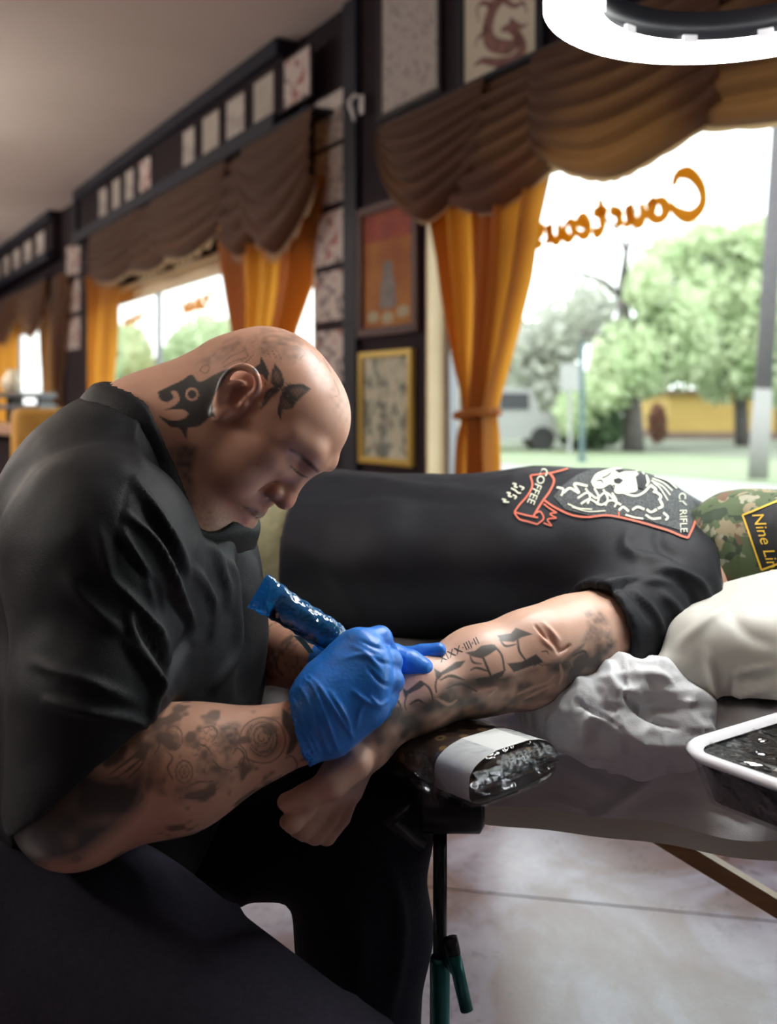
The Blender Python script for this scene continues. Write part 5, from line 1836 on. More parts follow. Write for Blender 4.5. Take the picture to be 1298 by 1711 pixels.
# creases in the crook of the elbow
vc = folds(vc, nc, [(c8([(868, 255), (895, 285), (925, 325)]), 2.2, -.0030), (c8([(905, 240), (945, 280), (985, 325)]), 4, .0026), (c8([(930, 300), (965, 350), (985, 385)]), 4, -.0024),
                    (c8([(985, 385), (1010, 370), (1035, 350)]), 3, -.0035), (c8([(890, 300), (930, 345), (960, 365)]), 4, .002), (c8([(700, 250), (850, 200), (1000, 150)]), 22, .002)])
nc = normals(vc, qc)
def client_ink(v, n):
    p = to_px(v)
    view = unit_rows(V3(0, 0, H) - v)
    vis = np.clip((np.einsum('ij,ij->i', n, view) + .05) / .1, 0, 1)
    ink = np.zeros(len(v)); 
    def put(m, a): np.maximum(ink, m * a, out=ink)
    nz = vnoise(v, 45, 3); nz2 = vnoise(v, 110, 4); nz3 = vnoise(v, 260, 6)
    low = poly_mask(p, c8([(60, 780), (130, 640), (230, 640), (380, 590), (440, 520), (560, 500), (700, 500), (800, 480), (900, 440), (1000, 420), (1060, 370), (1100, 330), (1260, 330), (1260, 560), (900, 800), (100, 900)]), 6)
    put(low * np.clip(.72 + .6 * nz + .35 * nz2, .1, 1), .90)
    put(poly_mask(p, c8([(250, 640), (420, 560), (560, 560), (560, 640), (400, 680), (250, 720)]), 6, 40) * np.clip(.5 + .7 * nz2, 0, 1), .7)
    # pale licks of flame left open in the shading
    for a in ([(560, 580), (620, 570), (680, 560), (640, 600)], [(780, 590), (850, 560), (930, 530), (960, 500)], [(820, 610), (900, 570), (960, 545)], [(380, 610), (440, 640), (480, 620)], [(990, 440), (1000, 500), (985, 540)]):
        ink *= 1 - .8 * line_mask(p, c8(a), [2, 6, 5, 2], 1.6, 20)
    # block letters
    P_ = [[(213, 558), (236, 572), (300, 522), (328, 540), (300, 562), (242, 590), (232, 612), (222, 600)],
          [(368, 462), (402, 482), (478, 430), (524, 424), (500, 456), (412, 494), (390, 520), (378, 505)],
          [(522, 384), (570, 376), (602, 350), (655, 343), (685, 365), (642, 394), (604, 414), (556, 404)],
          [(566, 512), (642, 500), (724, 466), (704, 506), (640, 530), (598, 548)],
          [(680, 300), (748, 290), (772, 262), (856, 294), (800, 310), (762, 332), (700, 330)],
          [(730, 438), (800, 430), (872, 392), (910, 432), (852, 450), (762, 482)],
          [(140, 640), (175, 600), (200, 625), (170, 650)]]
    for q in P_: put(poly_mask(p, c8(q), 1.0), .92)
    for a, w_ in (([(306, 528), (345, 560), (362, 612), (350, 655)], [3, 4, 4, 2]), ([(232, 600), (224, 640), (232, 668)], 2.6), ([(385, 505), (376, 545), (380, 580)], 3), ([(545, 398), (562, 432), (602, 440)], [2, 4, 2]),
                  ([(612, 412), (628, 450), (646, 494)], 4), ([(664, 350), (702, 398), (716, 470)], [4, 3.4, 3]), ([(694, 322), (722, 352), (772, 344)], [3, 4, 2]), ([(780, 318), (790, 378), (822, 424)], [4, 4, 3]),
                  ([(550, 470), (580, 460), (640, 478)], [2, 4, 2]), ([(860, 452), (882, 440), (905, 452)], 2), ([(900, 380), (925, 378), (932, 392)], [1.5, 2.5, 1.5]), ([(165, 600), (200, 640), (215, 700)], [4, 4, 2]), ([(250, 640), (290, 620), (330, 640)], [3, 5, 3]),
                  ([(400, 520), (450, 500), (520, 520)], [2, 6, 3]), ([(430, 560), (500, 540), (580, 575)], [3, 6, 3]), ([(1000, 440), (1030, 430), (1050, 470)], 3), ([(1050, 400), (1110, 380), (1130, 440)], [3, 6, 3])):
        put(line_mask(p, c8(a), w_, .9, 24), .92)
    put(poly_mask(p, c8([(1105, 185), (1185, 165), (1240, 250), (1260, 340), (1095, 340), (1130, 260)]), 4) * np.clip(.5 + .6 * nz2 + .3 * nz3, 0, 1), .62)
    put(poly_mask(p, c8([(900, 440), (1000, 425), (1060, 370), (1120, 330), (1080, 400), (1020, 440), (930, 460)]), 2.5), .75)
    blush = np.zeros(len(v))
    for (x, y), r, a in ((c8([(930, 310)])[0], 15, .30), (c8([(1000, 370)])[0], 12, .35), (c8([(270, 500)])[0], 26, .35)):
        blush = np.maximum(blush, a * np.exp(-((p[:, 0] - x) ** 2 + (p[:, 1] - y) ** 2) / r ** 2))
    return np.clip(ink, 0, 1) * np.clip(vis + .4, 0, 1), blush * vis
ic, bc = client_ink(vc, nc)
# rest of the body under clothes: trunk, legs, far arm, neck and head
S = client_trunk(-.016)
S.add(s_cone(P(1135, 985, 1.42), P(1090, 1030, 1.36), .068, .06), .04)
S.add(s_cone((.44, 1.57, .90), (.54, 1.51, .905), .065, .058), .03)
HC = P(1296, 945, 1.455)
S.add(s_ell(HC + V3(.0, 0, -.008), (.108, .080, .092), TR), .02)
S.add(s_cone((.40, 1.80, .86), (.66, 1.84, .80), .055, .048), .03)
S.add(s_cone((.66, 1.84, .80), (.86, 1.66, .785), .045, .03), .02)
S.add(s_ell((.89, 1.63, .785), (.05, .04, .018)), .01)
for s_ in (-1, 1):
    h0 = V3(-.20, 1.80, .865) + s_ * .10 * WD; k0 = h0 - .44 * UD + V3(0, 0, -.015); a0 = k0 - .42 * UD + V3(0, 0, -.015)
    S.add(s_cone(h0, k0, .088, .062), .03); S.add(s_cone(k0, a0, .06, .042), .03); S.add(s_cone(a0, a0 - .12 * UD + V3(0, 0, -.02), .038, .03), .02)
vr, qr = shape_mesh(S, .010, 1)
V = np.concatenate([vc, vr]); Q = np.concatenate([qc, qr + len(vc)])
client = tag(empty('person', V3(.15, 1.66, .77)), 'person lying face down in a dark printed t-shirt and camouflage cap, tattooed arm outstretched', 'person')
body_c = np_mesh('body', V, Q, M_skin_c, client, {'ink': np.concatenate([ic, np.zeros(len(vr))]), 'blush': np.concatenate([bc, np.zeros(len(vr))])})
bvh_arm = bvh_of(vc, qc)

# shirt
def client_shirt():
    S = client_trunk(.008)
    S.add(s_ell(P(1110, 985, 1.44), (.10, .085, .085), TR), .05)
    S.add(s_cone(P(1128, 1000, 1.40), P(1000, 1062, 1.30), .082, .0655), .035)
    S.add(s_cone(P(1000, 1062, 1.30), P(940, 1082, 1.27), .0655, .0655), .02)
    S.add(s_cone((.40, 1.80, .87), (.58, 1.83, .82), .08, .065), .04)
    S.add(s_cone((.44, 1.57, .90), (.50, 1.535, .905), .080, .074), .03)
    S.cut(s_half((.505, 1.53, .905), unit(V3(.94, -.34, .15))), .004)
    S.cut(s_half(V3(-.17, 1.78, .9) + .065 * UD, -UD), .006)
    S.cut(Cut([s_half(P(990, 1060, 1.30), unit(P(880, 1104, 1.245) - P(1090, 1030, 1.36) + V3(0, 0, .03))), s_cone(P(1000, 1062, 1.30), P(900, 1090, 1.25), .09, .09)]), .003)
    S.sub(s_cone(P(1010, 1055, 1.305), P(950, 1080, 1.27), .060, .060), .002)
    return S
vsc, qsc = shape_mesh(client_shirt(), .0046, 1)
nsc = normals(vsc, qsc)
def c6(pts): return [(800 + x * .3837, 760 + y * .3837) for x, y in pts]
CF = [([(450, 590), (560, 560), (700, 540), (830, 560)], 6, .006), ([(500, 640), (640, 560), (760, 530)], 5, -.006), ([(690, 590), (760, 680), (800, 780)], 6, .006), ([(620, 560), (700, 640), (740, 720)], 5, -.005),
      ([(770, 500), (880, 520), (960, 560), (1000, 620)], 7, .008), ([(800, 600), (880, 700), (900, 800)], 7, .006), ([(560, 620), (600, 720), (590, 860)], 4, .003),
      ([(640, 430), (760, 460), (900, 500)], 9, .005), ([(650, 330), (640, 400), (700, 470)], 10, .005), ([(780, 330), (790, 400), (870, 460)], 9, -.005), ([(860, 540), (930, 620), (950, 740)], 6, -.006),
      ([(420, 600), (480, 600), (540, 700), (575, 780)], 3, .003), ([(440, 588), (510, 590), (570, 680), (600, 780), (590, 900)], 2.2, -.003)]
vsc = folds(vsc, nsc, [(c6(a), w_, h_) for a, w_, h_ in CF] + [([(500, 810), (580, 800), (700, 815), (840, 830)], 10, .006), ([(520, 840), (640, 825), (760, 840)], 9, -.005), ([(480, 900), (560, 960), (600, 1040)], 16, .004)])
vsc = vsc + nsc * (.0025 * vnoise(vsc, 14, 41) + .001 * vnoise(vsc, 40, 42))[:, None]
tee_c = np_mesh('t_shirt', vsc, qsc, M_shirt_c, client)
S = Shape()
for s_ in (-1, 1):
    h0 = V3(-.20, 1.80, .865) + s_ * .10 * WD; k0 = h0 - .44 * UD + V3(0, 0, -.015); a0 = k0 - .40 * UD + V3(0, 0, -.015)
    S.add(s_cone(h0, k0, .090, .080), .03); S.add(s_cone(k0, a0, .078, .062), .03)
S.add(s_ell((-.20, 1.80, .875), (.16, .185, .116), TR), .03)
S.add(s_ell((-.10, 1.764, .882), (.17, .188, .124), TR), .03)
S.cut(s_half(V3(-.17, 1.78, .9) + .11 * UD, UD), .006)
v, q = shape_mesh(S, .009, 1)
n_ = normals(v, q); v = v + n_ * (.003 * vnoise(v, 14, 51))[:, None]
np_mesh('trousers', v, q, M_olive, client)
for s_ in (-1, 1):
    a0 = V3(-.20, 1.80, .835) + s_ * .10 * WD - .86 * UD
    S = Shape(); S.add(s_cone(a0, a0 - .14 * UD + V3(0, 0, -.02), .045, .038), .02); S.add(s_cone(a0 - .03 * UD, a0 - .02 * UD - V3(0, 0, .02), .045, .045), .02)
    v, q = shape_mesh(S, .008); np_mesh('shoe', v, q, M_black, client)

# cap in camouflage with a black and yellow patch
def camo():
    m = bpy.data.materials.new('camouflage_cotton')
    nt, b = nodes_of(m); N, L = nt.nodes, nt.links
    tc = N.new('ShaderNodeTexCoord'); prev = None
    for k, (c, th) in enumerate((((.07, .10, .045), 0), ((.24, .20, .12), .54), ((.028, .045, .024), .54), ((.13, .075, .045), .59), ((.28, .27, .20), .62))):
        if prev is None:
            rgb = N.new('ShaderNodeRGB'); rgb.outputs[0].default_value = (*c, 1); prev = rgb.outputs[0]; continue
        n = N.new('ShaderNodeTexNoise'); n.noise_dimensions = '4D'; n.inputs['W'].default_value = k * 5.1
        n.inputs['Scale'].default_value = 36; n.inputs['Detail'].default_value = 2.5; n.inputs['Distortion'].default_value = .6
        L.new(tc.outputs['Object'], n.inputs['Vector'])
        r = N.new('ShaderNodeValToRGB'); r.color_ramp.elements[0].position = th; r.color_ramp.elements[1].position = th + .02
        L.new(n.outputs['Fac'], r.inputs[0])
        mx = N.new('ShaderNodeMix'); mx.data_type = 'RGBA'
        L.new(r.outputs[0], mx.inputs[0]); L.new(prev, mx.inputs[6]); mx.inputs[7].default_value = (*c, 1); prev = mx.outputs[2]
    L.new(prev, b.inputs['Base Color']); b.inputs['Roughness'].default_value = .85
    return m
M_camo = camo()
S = Shape()
S.add(s_ell(HC, (.128, .096, .108), TR), .01)
S.add(s_ell(HC - .055 * UD + V3(0, 0, .004), (.085, .088, .096), TR), .03)
S.add(s_ell(HC + V3(0, .07, .02) + .02 * UD, (.06, .09, .012), TR), .01)
S.sub(s_ell(HC - .03 * UD + V3(0, 0, -.012), (.150, .084, .094), TR), .004)
v, q = shape_mesh(S, .0034, 1); n_ = normals(v, q)
v = folds(v, n_, [([(1238, 840), (1225, 900), (1240, 990)], 2.0, -.002), ([(1190, 850), (1200, 920), (1215, 980)], 5, .003), ([(1170, 880), (1180, 930), (1195, 970)], 4, -.003)])
v = v + n_ * (.0018 * vnoise(v, 45, 55))[:, None]
cap_o = np_mesh('cap', v, q, M_camo, client)
bvh_cap = bvh_of(v, q)

def text_pieces(txt, at, along, height, shear=0.0):
    """Letters as 2D pixel pieces: at = pixel of the baseline start, along = reading direction in pixels (y down), height in pixels."""
    cu = bpy.data.curves.new('lettering_curve', 'FONT'); cu.body = txt; cu.size = 1.0; cu.resolution_u = 3; cu.shear = shear
    ob = bpy.data.objects.new('lettering_tmp', cu); COL.objects.link(ob)
    dg = bpy.context.evaluated_depsgraph_get()
    me = ob.evaluated_get(dg).to_mesh()
    co = np.array([v.co[:2] for v in me.vertices]); fa = [tuple(p.vertices) for p in me.polygons]
    ob.evaluated_get(dg).to_mesh_clear()
    bpy.data.objects.remove(ob); bpy.data.curves.remove(cu)
    d = np.asarray(along, float); d /= np.linalg.norm(d)
    up = np.array([d[1], -d[0]])       # letter tops, in pixels with y down
    return np.asarray(at)[None] + (co[:, :1] * d + co[:, 1:] * up) * height / .7, fa
def strokes_px(list_, conv):
    out = []
    for pts, w_ in list_:
        q = conv(pts)
        out.append(ribbon2d(q, w_, n=max(6, 6 * len(q))))
    return out

M_prt_w = mat('pale_screen_print', (.62, .64, .50), .7)
M_prt_r = mat('red_screen_print', (.62, .13, .07), .7)
M_prt_g = mat('grey_screen_print', (.075, .085, .085), .8, col2=(.022, .026, .03), scale=420, lo=.45, hi=.55)
M_prt_k = mat('black_screen_print', (.008, .009, .012), .8)
bvh_tee = bvh_of(vsc, qsc)
def c9(pts): return [(820 + x * .3683, 770 + y * .3683) for x, y in pts]
decal('print_shading', [fill_px(c9([(285, 165), (330, 110), (400, 60), (480, 34), (560, 26), (700, 44), (800, 80), (880, 135), (925, 200), (920, 260), (895, 330), (800, 300), (700, 270), (580, 250), (450, 250), (340, 225)]), 4)], bvh_tee, M_prt_g, client, .0012, .03)
RED = [([(180, 72), (188, 120), (165, 165), (130, 205), (108, 237)], 2.8), ([(108, 237), (165, 252), (215, 262)], 2.8), ([(268, 62), (287, 95), (270, 140), (240, 182), (215, 220), (195, 255)], 3.4),
       ([(268, 62), (310, 52), (350, 40)], 2.4), ([(180, 72), (225, 66), (268, 62)], 2.2), ([(108, 240), (130, 268), (170, 280), (212, 292)], 2.8), ([(212, 292), (240, 266), (226, 236), (206, 240)], 2.6),
       ([(240, 200), (270, 222), (300, 240)], 2.6), ([(300, 240), (270, 246), (300, 264)], 2.4), ([(300, 264), (258, 270), (276, 298), (240, 286)], 2.4),
       ([(245, 185), (290, 215), (360, 248), (430, 260), (520, 252), (580, 260), (650, 276), (720, 296), (800, 320), (860, 345), (892, 355)], 3.2), ([(892, 355), (915, 305), (930, 250)], 3.6), ([(580, 236), (582, 262)], 2.4)]
decals('print_outline_stroke', strokes_px(RED, c9), bvh_tee, M_prt_r, client, .0022, .03)
WH = [([(330, 150), (360, 130), (400, 150), (380, 110), (440, 120)], 4.0), ([(300, 125), (330, 135), (320, 165)], 3.5), ([(395, 175), (440, 150), (480, 175), (520, 150), (560, 180)], 3.4), ([(410, 200), (450, 180), (500, 205), (545, 185), (590, 205)], 3.4),
      ([(430, 130), (450, 165), (440, 200)], 3.2), ([(470, 130), (490, 170), (480, 205)], 3.2), ([(510, 135), (530, 175), (520, 210)], 3.2), ([(550, 150), (570, 190), (560, 215)], 3), ([(600, 150), (650, 165), (690, 150), (720, 120)], 3.6),
      ([(700, 70), (712, 100), (700, 120)], 4.2), ([(720, 115), (745, 135), (735, 150)], 4.2), ([(745, 145), (768, 165), (760, 185)], 4.2), ([(765, 185), (775, 210), (755, 222)], 4.2), ([(750, 225), (725, 238), (705, 225)], 4.2), ([(695, 225), (665, 215), (640, 228)], 4),
      ([(625, 235), (600, 215), (580, 230)], 4), ([(700, 250), (730, 268), (770, 265)], 3.6), ([(610, 250), (650, 262), (690, 268)], 3), ([(730, 85), (780, 105), (820, 140)], 2.0), ([(725, 95), (775, 120), (810, 160)], 2.0), ([(740, 75), (800, 95), (840, 130)], 2.0), ([(735, 105), (765, 130), (800, 185)], 2.0),
      ([(350, 200), (400, 220), (460, 225)], 2.2), ([(370, 215), (440, 235), (520, 232)], 2.0), ([(780, 240), (800, 260), (790, 275)], 3.6),
      # small illegible line beside the banner
      ([(100, 108), (115, 112), (108, 122), (122, 126)], 2.4), ([(130, 120), (150, 128), (140, 138)], 2.4), ([(92, 130), (110, 138), (124, 150), (138, 152)], 2.6), ([(72, 150), (88, 152), (80, 164), (96, 168)], 2.4), ([(100, 160), (116, 168), (108, 178)], 2.4), ([(52, 178), (68, 182), (60, 190), (84, 192)], 2.4)]
decals('print_bone', [fill_px(c9([(455, 100), (482, 62), (560, 38), (640, 45), (695, 62), (664, 100), (660, 142), (610, 152), (565, 152), (545, 112), (505, 130), (470, 126)]), 4, 60)] + strokes_px(WH, c9), bvh_tee, M_prt_w, client, .0022, .03)
HOLE = [fill_px(c9([(560, 48), (590, 44), (604, 54), (580, 64)]), 3), fill_px(c9([(556, 92), (580, 84), (600, 96), (582, 112), (560, 108)]), 3), fill_px(c9([(654, 80), (676, 62), (700, 74), (706, 108), (690, 136), (664, 128)]), 4),
        ribbon2d(c9([(505, 85), (530, 75), (545, 60)]), 2.0, 10), ribbon2d(c9([(480, 100), (500, 95), (510, 110)]), 1.6, 10), ribbon2d(c9([(545, 130), (560, 118), (556, 140)]), 1.8, 10)]
decals('print_hollow', HOLE, bvh_tee, M_prt_k, client, .0030, .03)
decals('print_letter', [text_pieces('COFFEE', c9([(232, 34)])[0], (-.42, 1), 13, 0)] + [text_pieces('BLACK RIFLE', c9([(842, 70)])[0], (.06, 1), 12, 0)], bvh_tee, M_prt_w, client, .0026, .03)
# patch
M_yel_t = mat('yellow_embroidery', (.72, .45, .03), .7)
pq = [(1241, 862), (1302, 838), (1332, 930), (1272, 952)]
decal('cap_patch', [fill_px(pq, 5)], bvh_cap, mat('black_patch_cloth', (.010, .010, .012), .8), cap_o, .0016, .04)
decals('patch_border_strip', [ribbon2d([pq[i], pq[(i + 1) % 4]], 3.0, 14) for i in range(4)], bvh_cap, M_yel_t, cap_o, .0026, .04)
decals('patch_letter', [text_pieces('Nine Line', (1256, 860), (.30, 1), 19, .25)], bvh_cap, M_yel_t, cap_o, .0026, .04)
# numerals tattooed along the forearm
M_ink = mat('fresh_tattoo_ink', (.045, .04, .042), .5)
decals('tattoo_numeral', [text_pieces('XIXX\u00b7III\u00b7II', (736, 1108), (88, -44), 12.5)], bvh_arm, M_ink, body_c, .0005, .03)

# ------------------------------------------------------------------ treatment table, paper cover, pillow
TZ = .765
def tp(u_, w_, z):
    """Table coordinates: u along the client (head end positive), w across (camera side negative)."""
    return V3(.25, 1.63, 0) + u_ * UD + w_ * WD + V3(0, 0, z)
M_vinyl = mat('black_vinyl', (.012, .012, .014), .35)
M_beech = mat('golden_beech', (.42, .24, .09), .4, col2=(.5, .3, .12), scale=12, stretch=(1, 1, 10))
table = tag(empty('treatment_table', tp(-.3, 0, 0)), 'padded folding treatment table with golden wooden legs under the client', 'table')
MB().obox(tp(-.3, 0, TZ - .030), UD, WD, ZD, .98, .335, .026).build('padded_top', M_vinyl, table, world=True)
MB().obox(tp(-.3, -.30, TZ - .085), UD, WD, ZD, .95, .012, .028).build('rail', M_beech, table, world=True)
MB().obox(tp(-.3, .30, TZ - .085), UD, WD, ZD, .95, .012, .028).build('rail', M_beech, table, world=True)
for u_ in (-1.15, .55):
    for w_ in (-.28, .28):
        MB().obox(tp(u_, w_, (TZ - .06) / 2), UD, WD, ZD, .022, .016, (TZ - .06) / 2).build('leg', M_beech, table, world=True)
    MB().obox(tp(u_, 0, .22), UD, WD, ZD, .012, .27, .022).build('stretcher', M_beech, table, world=True)
b0, b1 = P(1010, 1338, 1.52), P(1420, 1588, 1.40)
bd = unit(b1 - b0); bs = unit(np.cross(bd, ZD))
MB().obox((b0 + b1) / 2, bd, bs, np.cross(bs, bd), np.linalg.norm(b1 - b0) / 2, .010, .0125).build('diagonal_brace', M_beech, table, world=True)

# paper cover: one sheet over the top and down the camera side
def paper_mat2():
    m = bpy.data.materials.new('table_paper')
    nt, b = nodes_of(m); N, L = nt.nodes, nt.links
    b.inputs['Base Color'].default_value = (.84, .86, .88, 1); b.inputs['Roughness'].default_value = .55
    t = N.new('ShaderNodeBsdfTranslucent'); t.inputs[0].default_value = (.5, .5, .5, 1)
    mx = N.new('ShaderNodeMixShader'); mx.inputs[0].default_value = .12
    L.new(b.outputs[0], mx.inputs[1]); L.new(t.outputs[0], mx.inputs[2]); L.new(mx.outputs[0], N['Material Output'].inputs[0])
    n = N.new('ShaderNodeTexNoise'); n.inputs['Scale'].default_value = 500
    tc = N.new('ShaderNodeTexCoord'); L.new(tc.outputs['Object'], n.inputs['Vector'])
    bp = N.new('ShaderNodeBump'); bp.inputs['Strength'].default_value = .25; bp.inputs['Distance'].default_value = .001
    L.new(n.outputs['Fac'], bp.inputs['Height']); L.new(bp.outputs[0], b.inputs['Normal'])
    return m
M_paper = paper_mat2()
us = np.linspace(-1.27, .66, 240)
prof = [(.336, -.02)] + [(x, .006) for x in np.linspace(.335, -.325, 50)] + [(-.336, .004), (-.342, -.004), (-.346, -.012)] + [(-.348 - .02 * t, -.014 - .118 * t) for t in np.linspace(0, 1, 40)]
G = np.array([[tp(u_, w_, TZ + z) for u_ in us] for w_, z in prof])
drop = np.clip(np.array([(-z) for _, z in prof]) / .15, 0, 1)[:, None]
U = us[None, :]
wav = .010 * np.sin(U * 23 + 1) + .008 * np.sin(U * 41 + 2) + .006 * np.sin(U * 9)
G += (-(WD)[None, None] * (wav * drop + .004)[..., None])
G[..., 2] += (.003 * np.sin(U * 3.1 + .5)) * drop ** 2
R_, C_ = G.shape[:2]
pv = G.reshape(-1, 3)
pq_ = np.array([(i * C_ + j, i * C_ + j + 1, (i + 1) * C_ + j + 1, (i + 1) * C_ + j) for i in range(R_ - 1) for j in range(C_ - 1)])[:, ::-1]
pn = normals(pv, pq_)
if pn[(R_ // 3) * C_ + 10][2] < 0: pn = -pn; pq_ = pq_[:, ::-1]
PF = [([(985, 1170), (1010, 1200), (1050, 1250), (1080, 1290)], 9, .012), ([(1045, 1120), (1050, 1180), (1040, 1250)], 8, .010), ([(1080, 1190), (1110, 1215), (1140, 1215)], 9, -.016),
      ([(1000, 1365), (1060, 1320), (1130, 1270)], 10, .014), ([(1020, 1375), (1030, 1250), (1045, 1150)], 3, .005), ([(930, 1150), (990, 1190), (1030, 1240)], 7, -.010), ([(880, 1250), (960, 1290), (1040, 1330)], 14, .008),
      ([(1060, 1340), (1150, 1330), (1260, 1380)], 14, -.008), ([(850, 1200), (900, 1180), (960, 1175)], 10, .008), ([(1090, 1130), (1120, 1170), (1135, 1210)], 8, .014), ([(900, 1330), (950, 1345), (1000, 1370)], 8, .006)]
pv = folds(pv, pn, PF)
pv = pv + pn * (.0022 * vnoise(pv, 22, 61) + .0014 * vnoise(pv, 55, 62) + .001)[:, None]
o = np_mesh('table_paper', pv, pq_, M_paper)
tag(o, 'pale grey disposable paper cover draped over the treatment table edge', 'paper cover')
G2 = np.array([[tp(u_, -.344 - .006 * t, TZ - .02 - .147 * t) for u_ in us] for t in np.linspace(0, 1, 12)])
G2 += (-(WD)[None, None] * (.45 * wav * np.linspace(0, 1, 12)[:, None])[..., None])
G2[..., 2] += .004 * np.sin(U * 5) * np.linspace(0, 1, 12)[:, None]
o = MB().grid(G2).build('plastic_underlay', cloth_lit('beige_plastic_sheet', (.55, .49, .43), (.45, .40, .35), .35), smooth=True)
tag(o, 'thin beige plastic underlay showing below the paper cover', 'plastic sheet')
# crumpled paper wad under the client arm
S = Shape()
for (x, y, d, r) in ((905, 1192, 1.245, .030), (955, 1190, 1.235, .040), (1010, 1182, 1.230, .046), (1062, 1172, 1.232, .050), (1110, 1172, 1.235, .044), (1040, 1222, 1.215, .040), (985, 1225, 1.215, .034), (1105, 1215, 1.215, .036), (1060, 1260, 1.212, .026), (1125, 1245, 1.212, .024)):
    S.add(s_ell(P(x, y, d), (r * 1.2, r * .8, r * .85), TR), .02)
v, q = shape_mesh(S, .003, 1); n_ = normals(v, q)
def ridged(p, f, s): return 1 - 2 * np.abs(vnoise(p, f, s))
v = v + n_ * (.012 * ridged(v, 15, 71) + .006 * ridged(v, 34, 72) + .002 * ridged(v, 80, 73))[:, None]
n_ = normals(v, q)
v = folds(v, n_, [(c6([(440, 1090), (560, 1150), (620, 1200)]), 3, -.006), (c6([(640, 970), (640, 1060), (700, 1130)]), 3.5, -.007), (c6([(660, 1060), (720, 1130), (860, 1190)]), 5, -.009), (c6([(700, 950), (790, 960), (850, 1010)]), 7, .006)])
o = np_mesh('crumpled_paper', v, q, M_paper)
tag(o, 'crumpled pale paper bunched under the outstretched arm', 'paper')

# pillow in a clear cover
M_pillow = mat('white_pillow_cover', (.62, .61, .55), .5, col2=(.58, .57, .51), scale=8, coat=.05, spec=.4)
pr = np.array([unit(V3(.90, -.44, .06)), unit(V3(.44, .90, 0)), unit(V3(-.06, 0, 1))])
S = Shape()
pc = P(1388, 1082, 1.315)
S.add(s_box(pc, (.185, .17, .070), pr, .045), .02)
S.add(s_ell(pc + V3(.0, 0, .012), (.16, .15, .095), pr), .04)
for sx in (-1, 1):
    for sy in (-1, 1):
        S.add(s_cone(pc + sx * .13 * pr[0] + sy * .12 * pr[1], pc + sx * .192 * pr[0] + sy * .175 * pr[1], .035, .012), .03)
S.sub(s_ell(HC + V3(0, 0, -.01), (.132, .10, .113), TR), .02)
S.cut(s_half(V3(0, 0, TZ + .020), (0, 0, -1)), .01)
v, q = shape_mesh(S, .0042, 1); n_ = normals(v, q)
v = folds(v, n_, [([(1120, 1110), (1150, 1170), (1200, 1205)], 4, .006), ([(1180, 1090), (1195, 1150), (1205, 1200)], 6, .007), ([(1225, 1125), (1260, 1118), (1298, 1112)], 3, .006), ([(1225, 1140), (1260, 1135), (1298, 1130)], 3.5, -.006),
                  ([(1230, 1165), (1265, 1155), (1298, 1150)], 4, .005), ([(1225, 1120), (1220, 1160), (1215, 1200)], 3, -.005), ([(1130, 1080), (1190, 1030), (1240, 990)], 9, .004), ([(1210, 1020), (1250, 1060), (1298, 1080)], 12, -.004)])
v = v + n_ * (.0025 * vnoise(v, 12, 81))[:, None]
o = np_mesh('pillow', v, q, M_pillow)
tag(o, 'puffy white pillow in a shiny cover under the camouflage cap', 'pillow')

# ------------------------------------------------------------------ arm rest on its stand
wd = unit(V3(.757, .654, 0)); ld = unit(V3(-.654, .757, 0))
AZ = .757
e_mid = V3(.138, 1.087, 0)
M_film = film('cling_film', (.90, .91, .92), gloss=.05, rough=.10, bump=1.0, bscale=38)
def monogram():
    m = bpy.data.materials.new('brown_patterned_vinyl')
    nt, b = nodes_of(m); N, L = nt.nodes, nt.links
    tc = N.new('ShaderNodeTexCoord')
    vo = N.new('ShaderNodeTexVoronoi'); vo.feature = 'F1'; vo.inputs['Scale'].default_value = 42; vo.inputs['Randomness'].default_value = .15
    L.new(tc.outputs['Object'], vo.inputs['Vector'])
    r = N.new('ShaderNodeValToRGB'); e = r.color_ramp.elements
    e[0].position, e[0].color = .10, (.05, .028, .02, 1)
    e[1].position, e[1].color = .30, (.05, .028, .02, 1)
    x = e.new(.16); x.color = (.30, .19, .07, 1)
    x = e.new(.24); x.color = (.22, .13, .05, 1)
    L.new(vo.outputs['Distance'], r.inputs[0]); L.new(r.outputs[0], b.inputs['Base Color'])
    b.inputs['Roughness'].default_value = .35
    return m
rest = tag(empty('arm_rest', V3(.057, 1.125, 0)), 'film-wrapped brown arm rest pad on a black stand with teal clamp', 'arm rest')
def pad_section(half_w, th, n=26, k=.0):
    """Rounded pad outline across its width: flat base, gently domed top."""
    out = []
    for t in np.linspace(0, 2 * math.pi, n, endpoint=False):
        c_, s_ = math.cos(t), math.sin(t)
        x = half_w * math.copysign(abs(c_) ** .45, c_); z = th * .5 * math.copysign(abs(s_) ** .55, s_)
        z += .010 * (1 - (x / half_w) ** 2) * (1 if s_ > 0 else .2)
        out.append((x, z))
    return out
def pad_loft(l0, l1, hw, th, zoff, m_, name, parent, seg=14, endr=.012, wob=0.0, cap=True):
    rows = []
    for t in np.linspace(0, 1, seg):
        l = l0 + (l1 - l0) * t
        e_ = min(l - l0, l1 - l); f = 1 - max(0, (endr - e_) / endr) ** 2 * .25 if endr else 1
        rows.append([e_mid + ld * l + wd * (x * f + (wob * math.sin(9 * x * 40 + l * 200))) + V3(0, 0, AZ - th / 2 + zoff + z * f) for x, z in pad_section(hw, th)])
    n = len(rows[0]); mb = MB()
    fs = [(i * n + k, i * n + (k + 1) % n, (i + 1) * n + (k + 1) % n, (i + 1) * n + k) for i in range(seg - 1) for k in range(n)]
    if cap: fs += [tuple(range(n - 1, -1, -1)), tuple((seg - 1) * n + k for k in range(n))]
    mb.add([p for r_ in rows for p in r_], fs)
    return mb.build(name, m_, parent, smooth=True, world=True)
HWD = .066
pad_loft(.0, .30, HWD, .040, 0, monogram(), 'pad', rest)
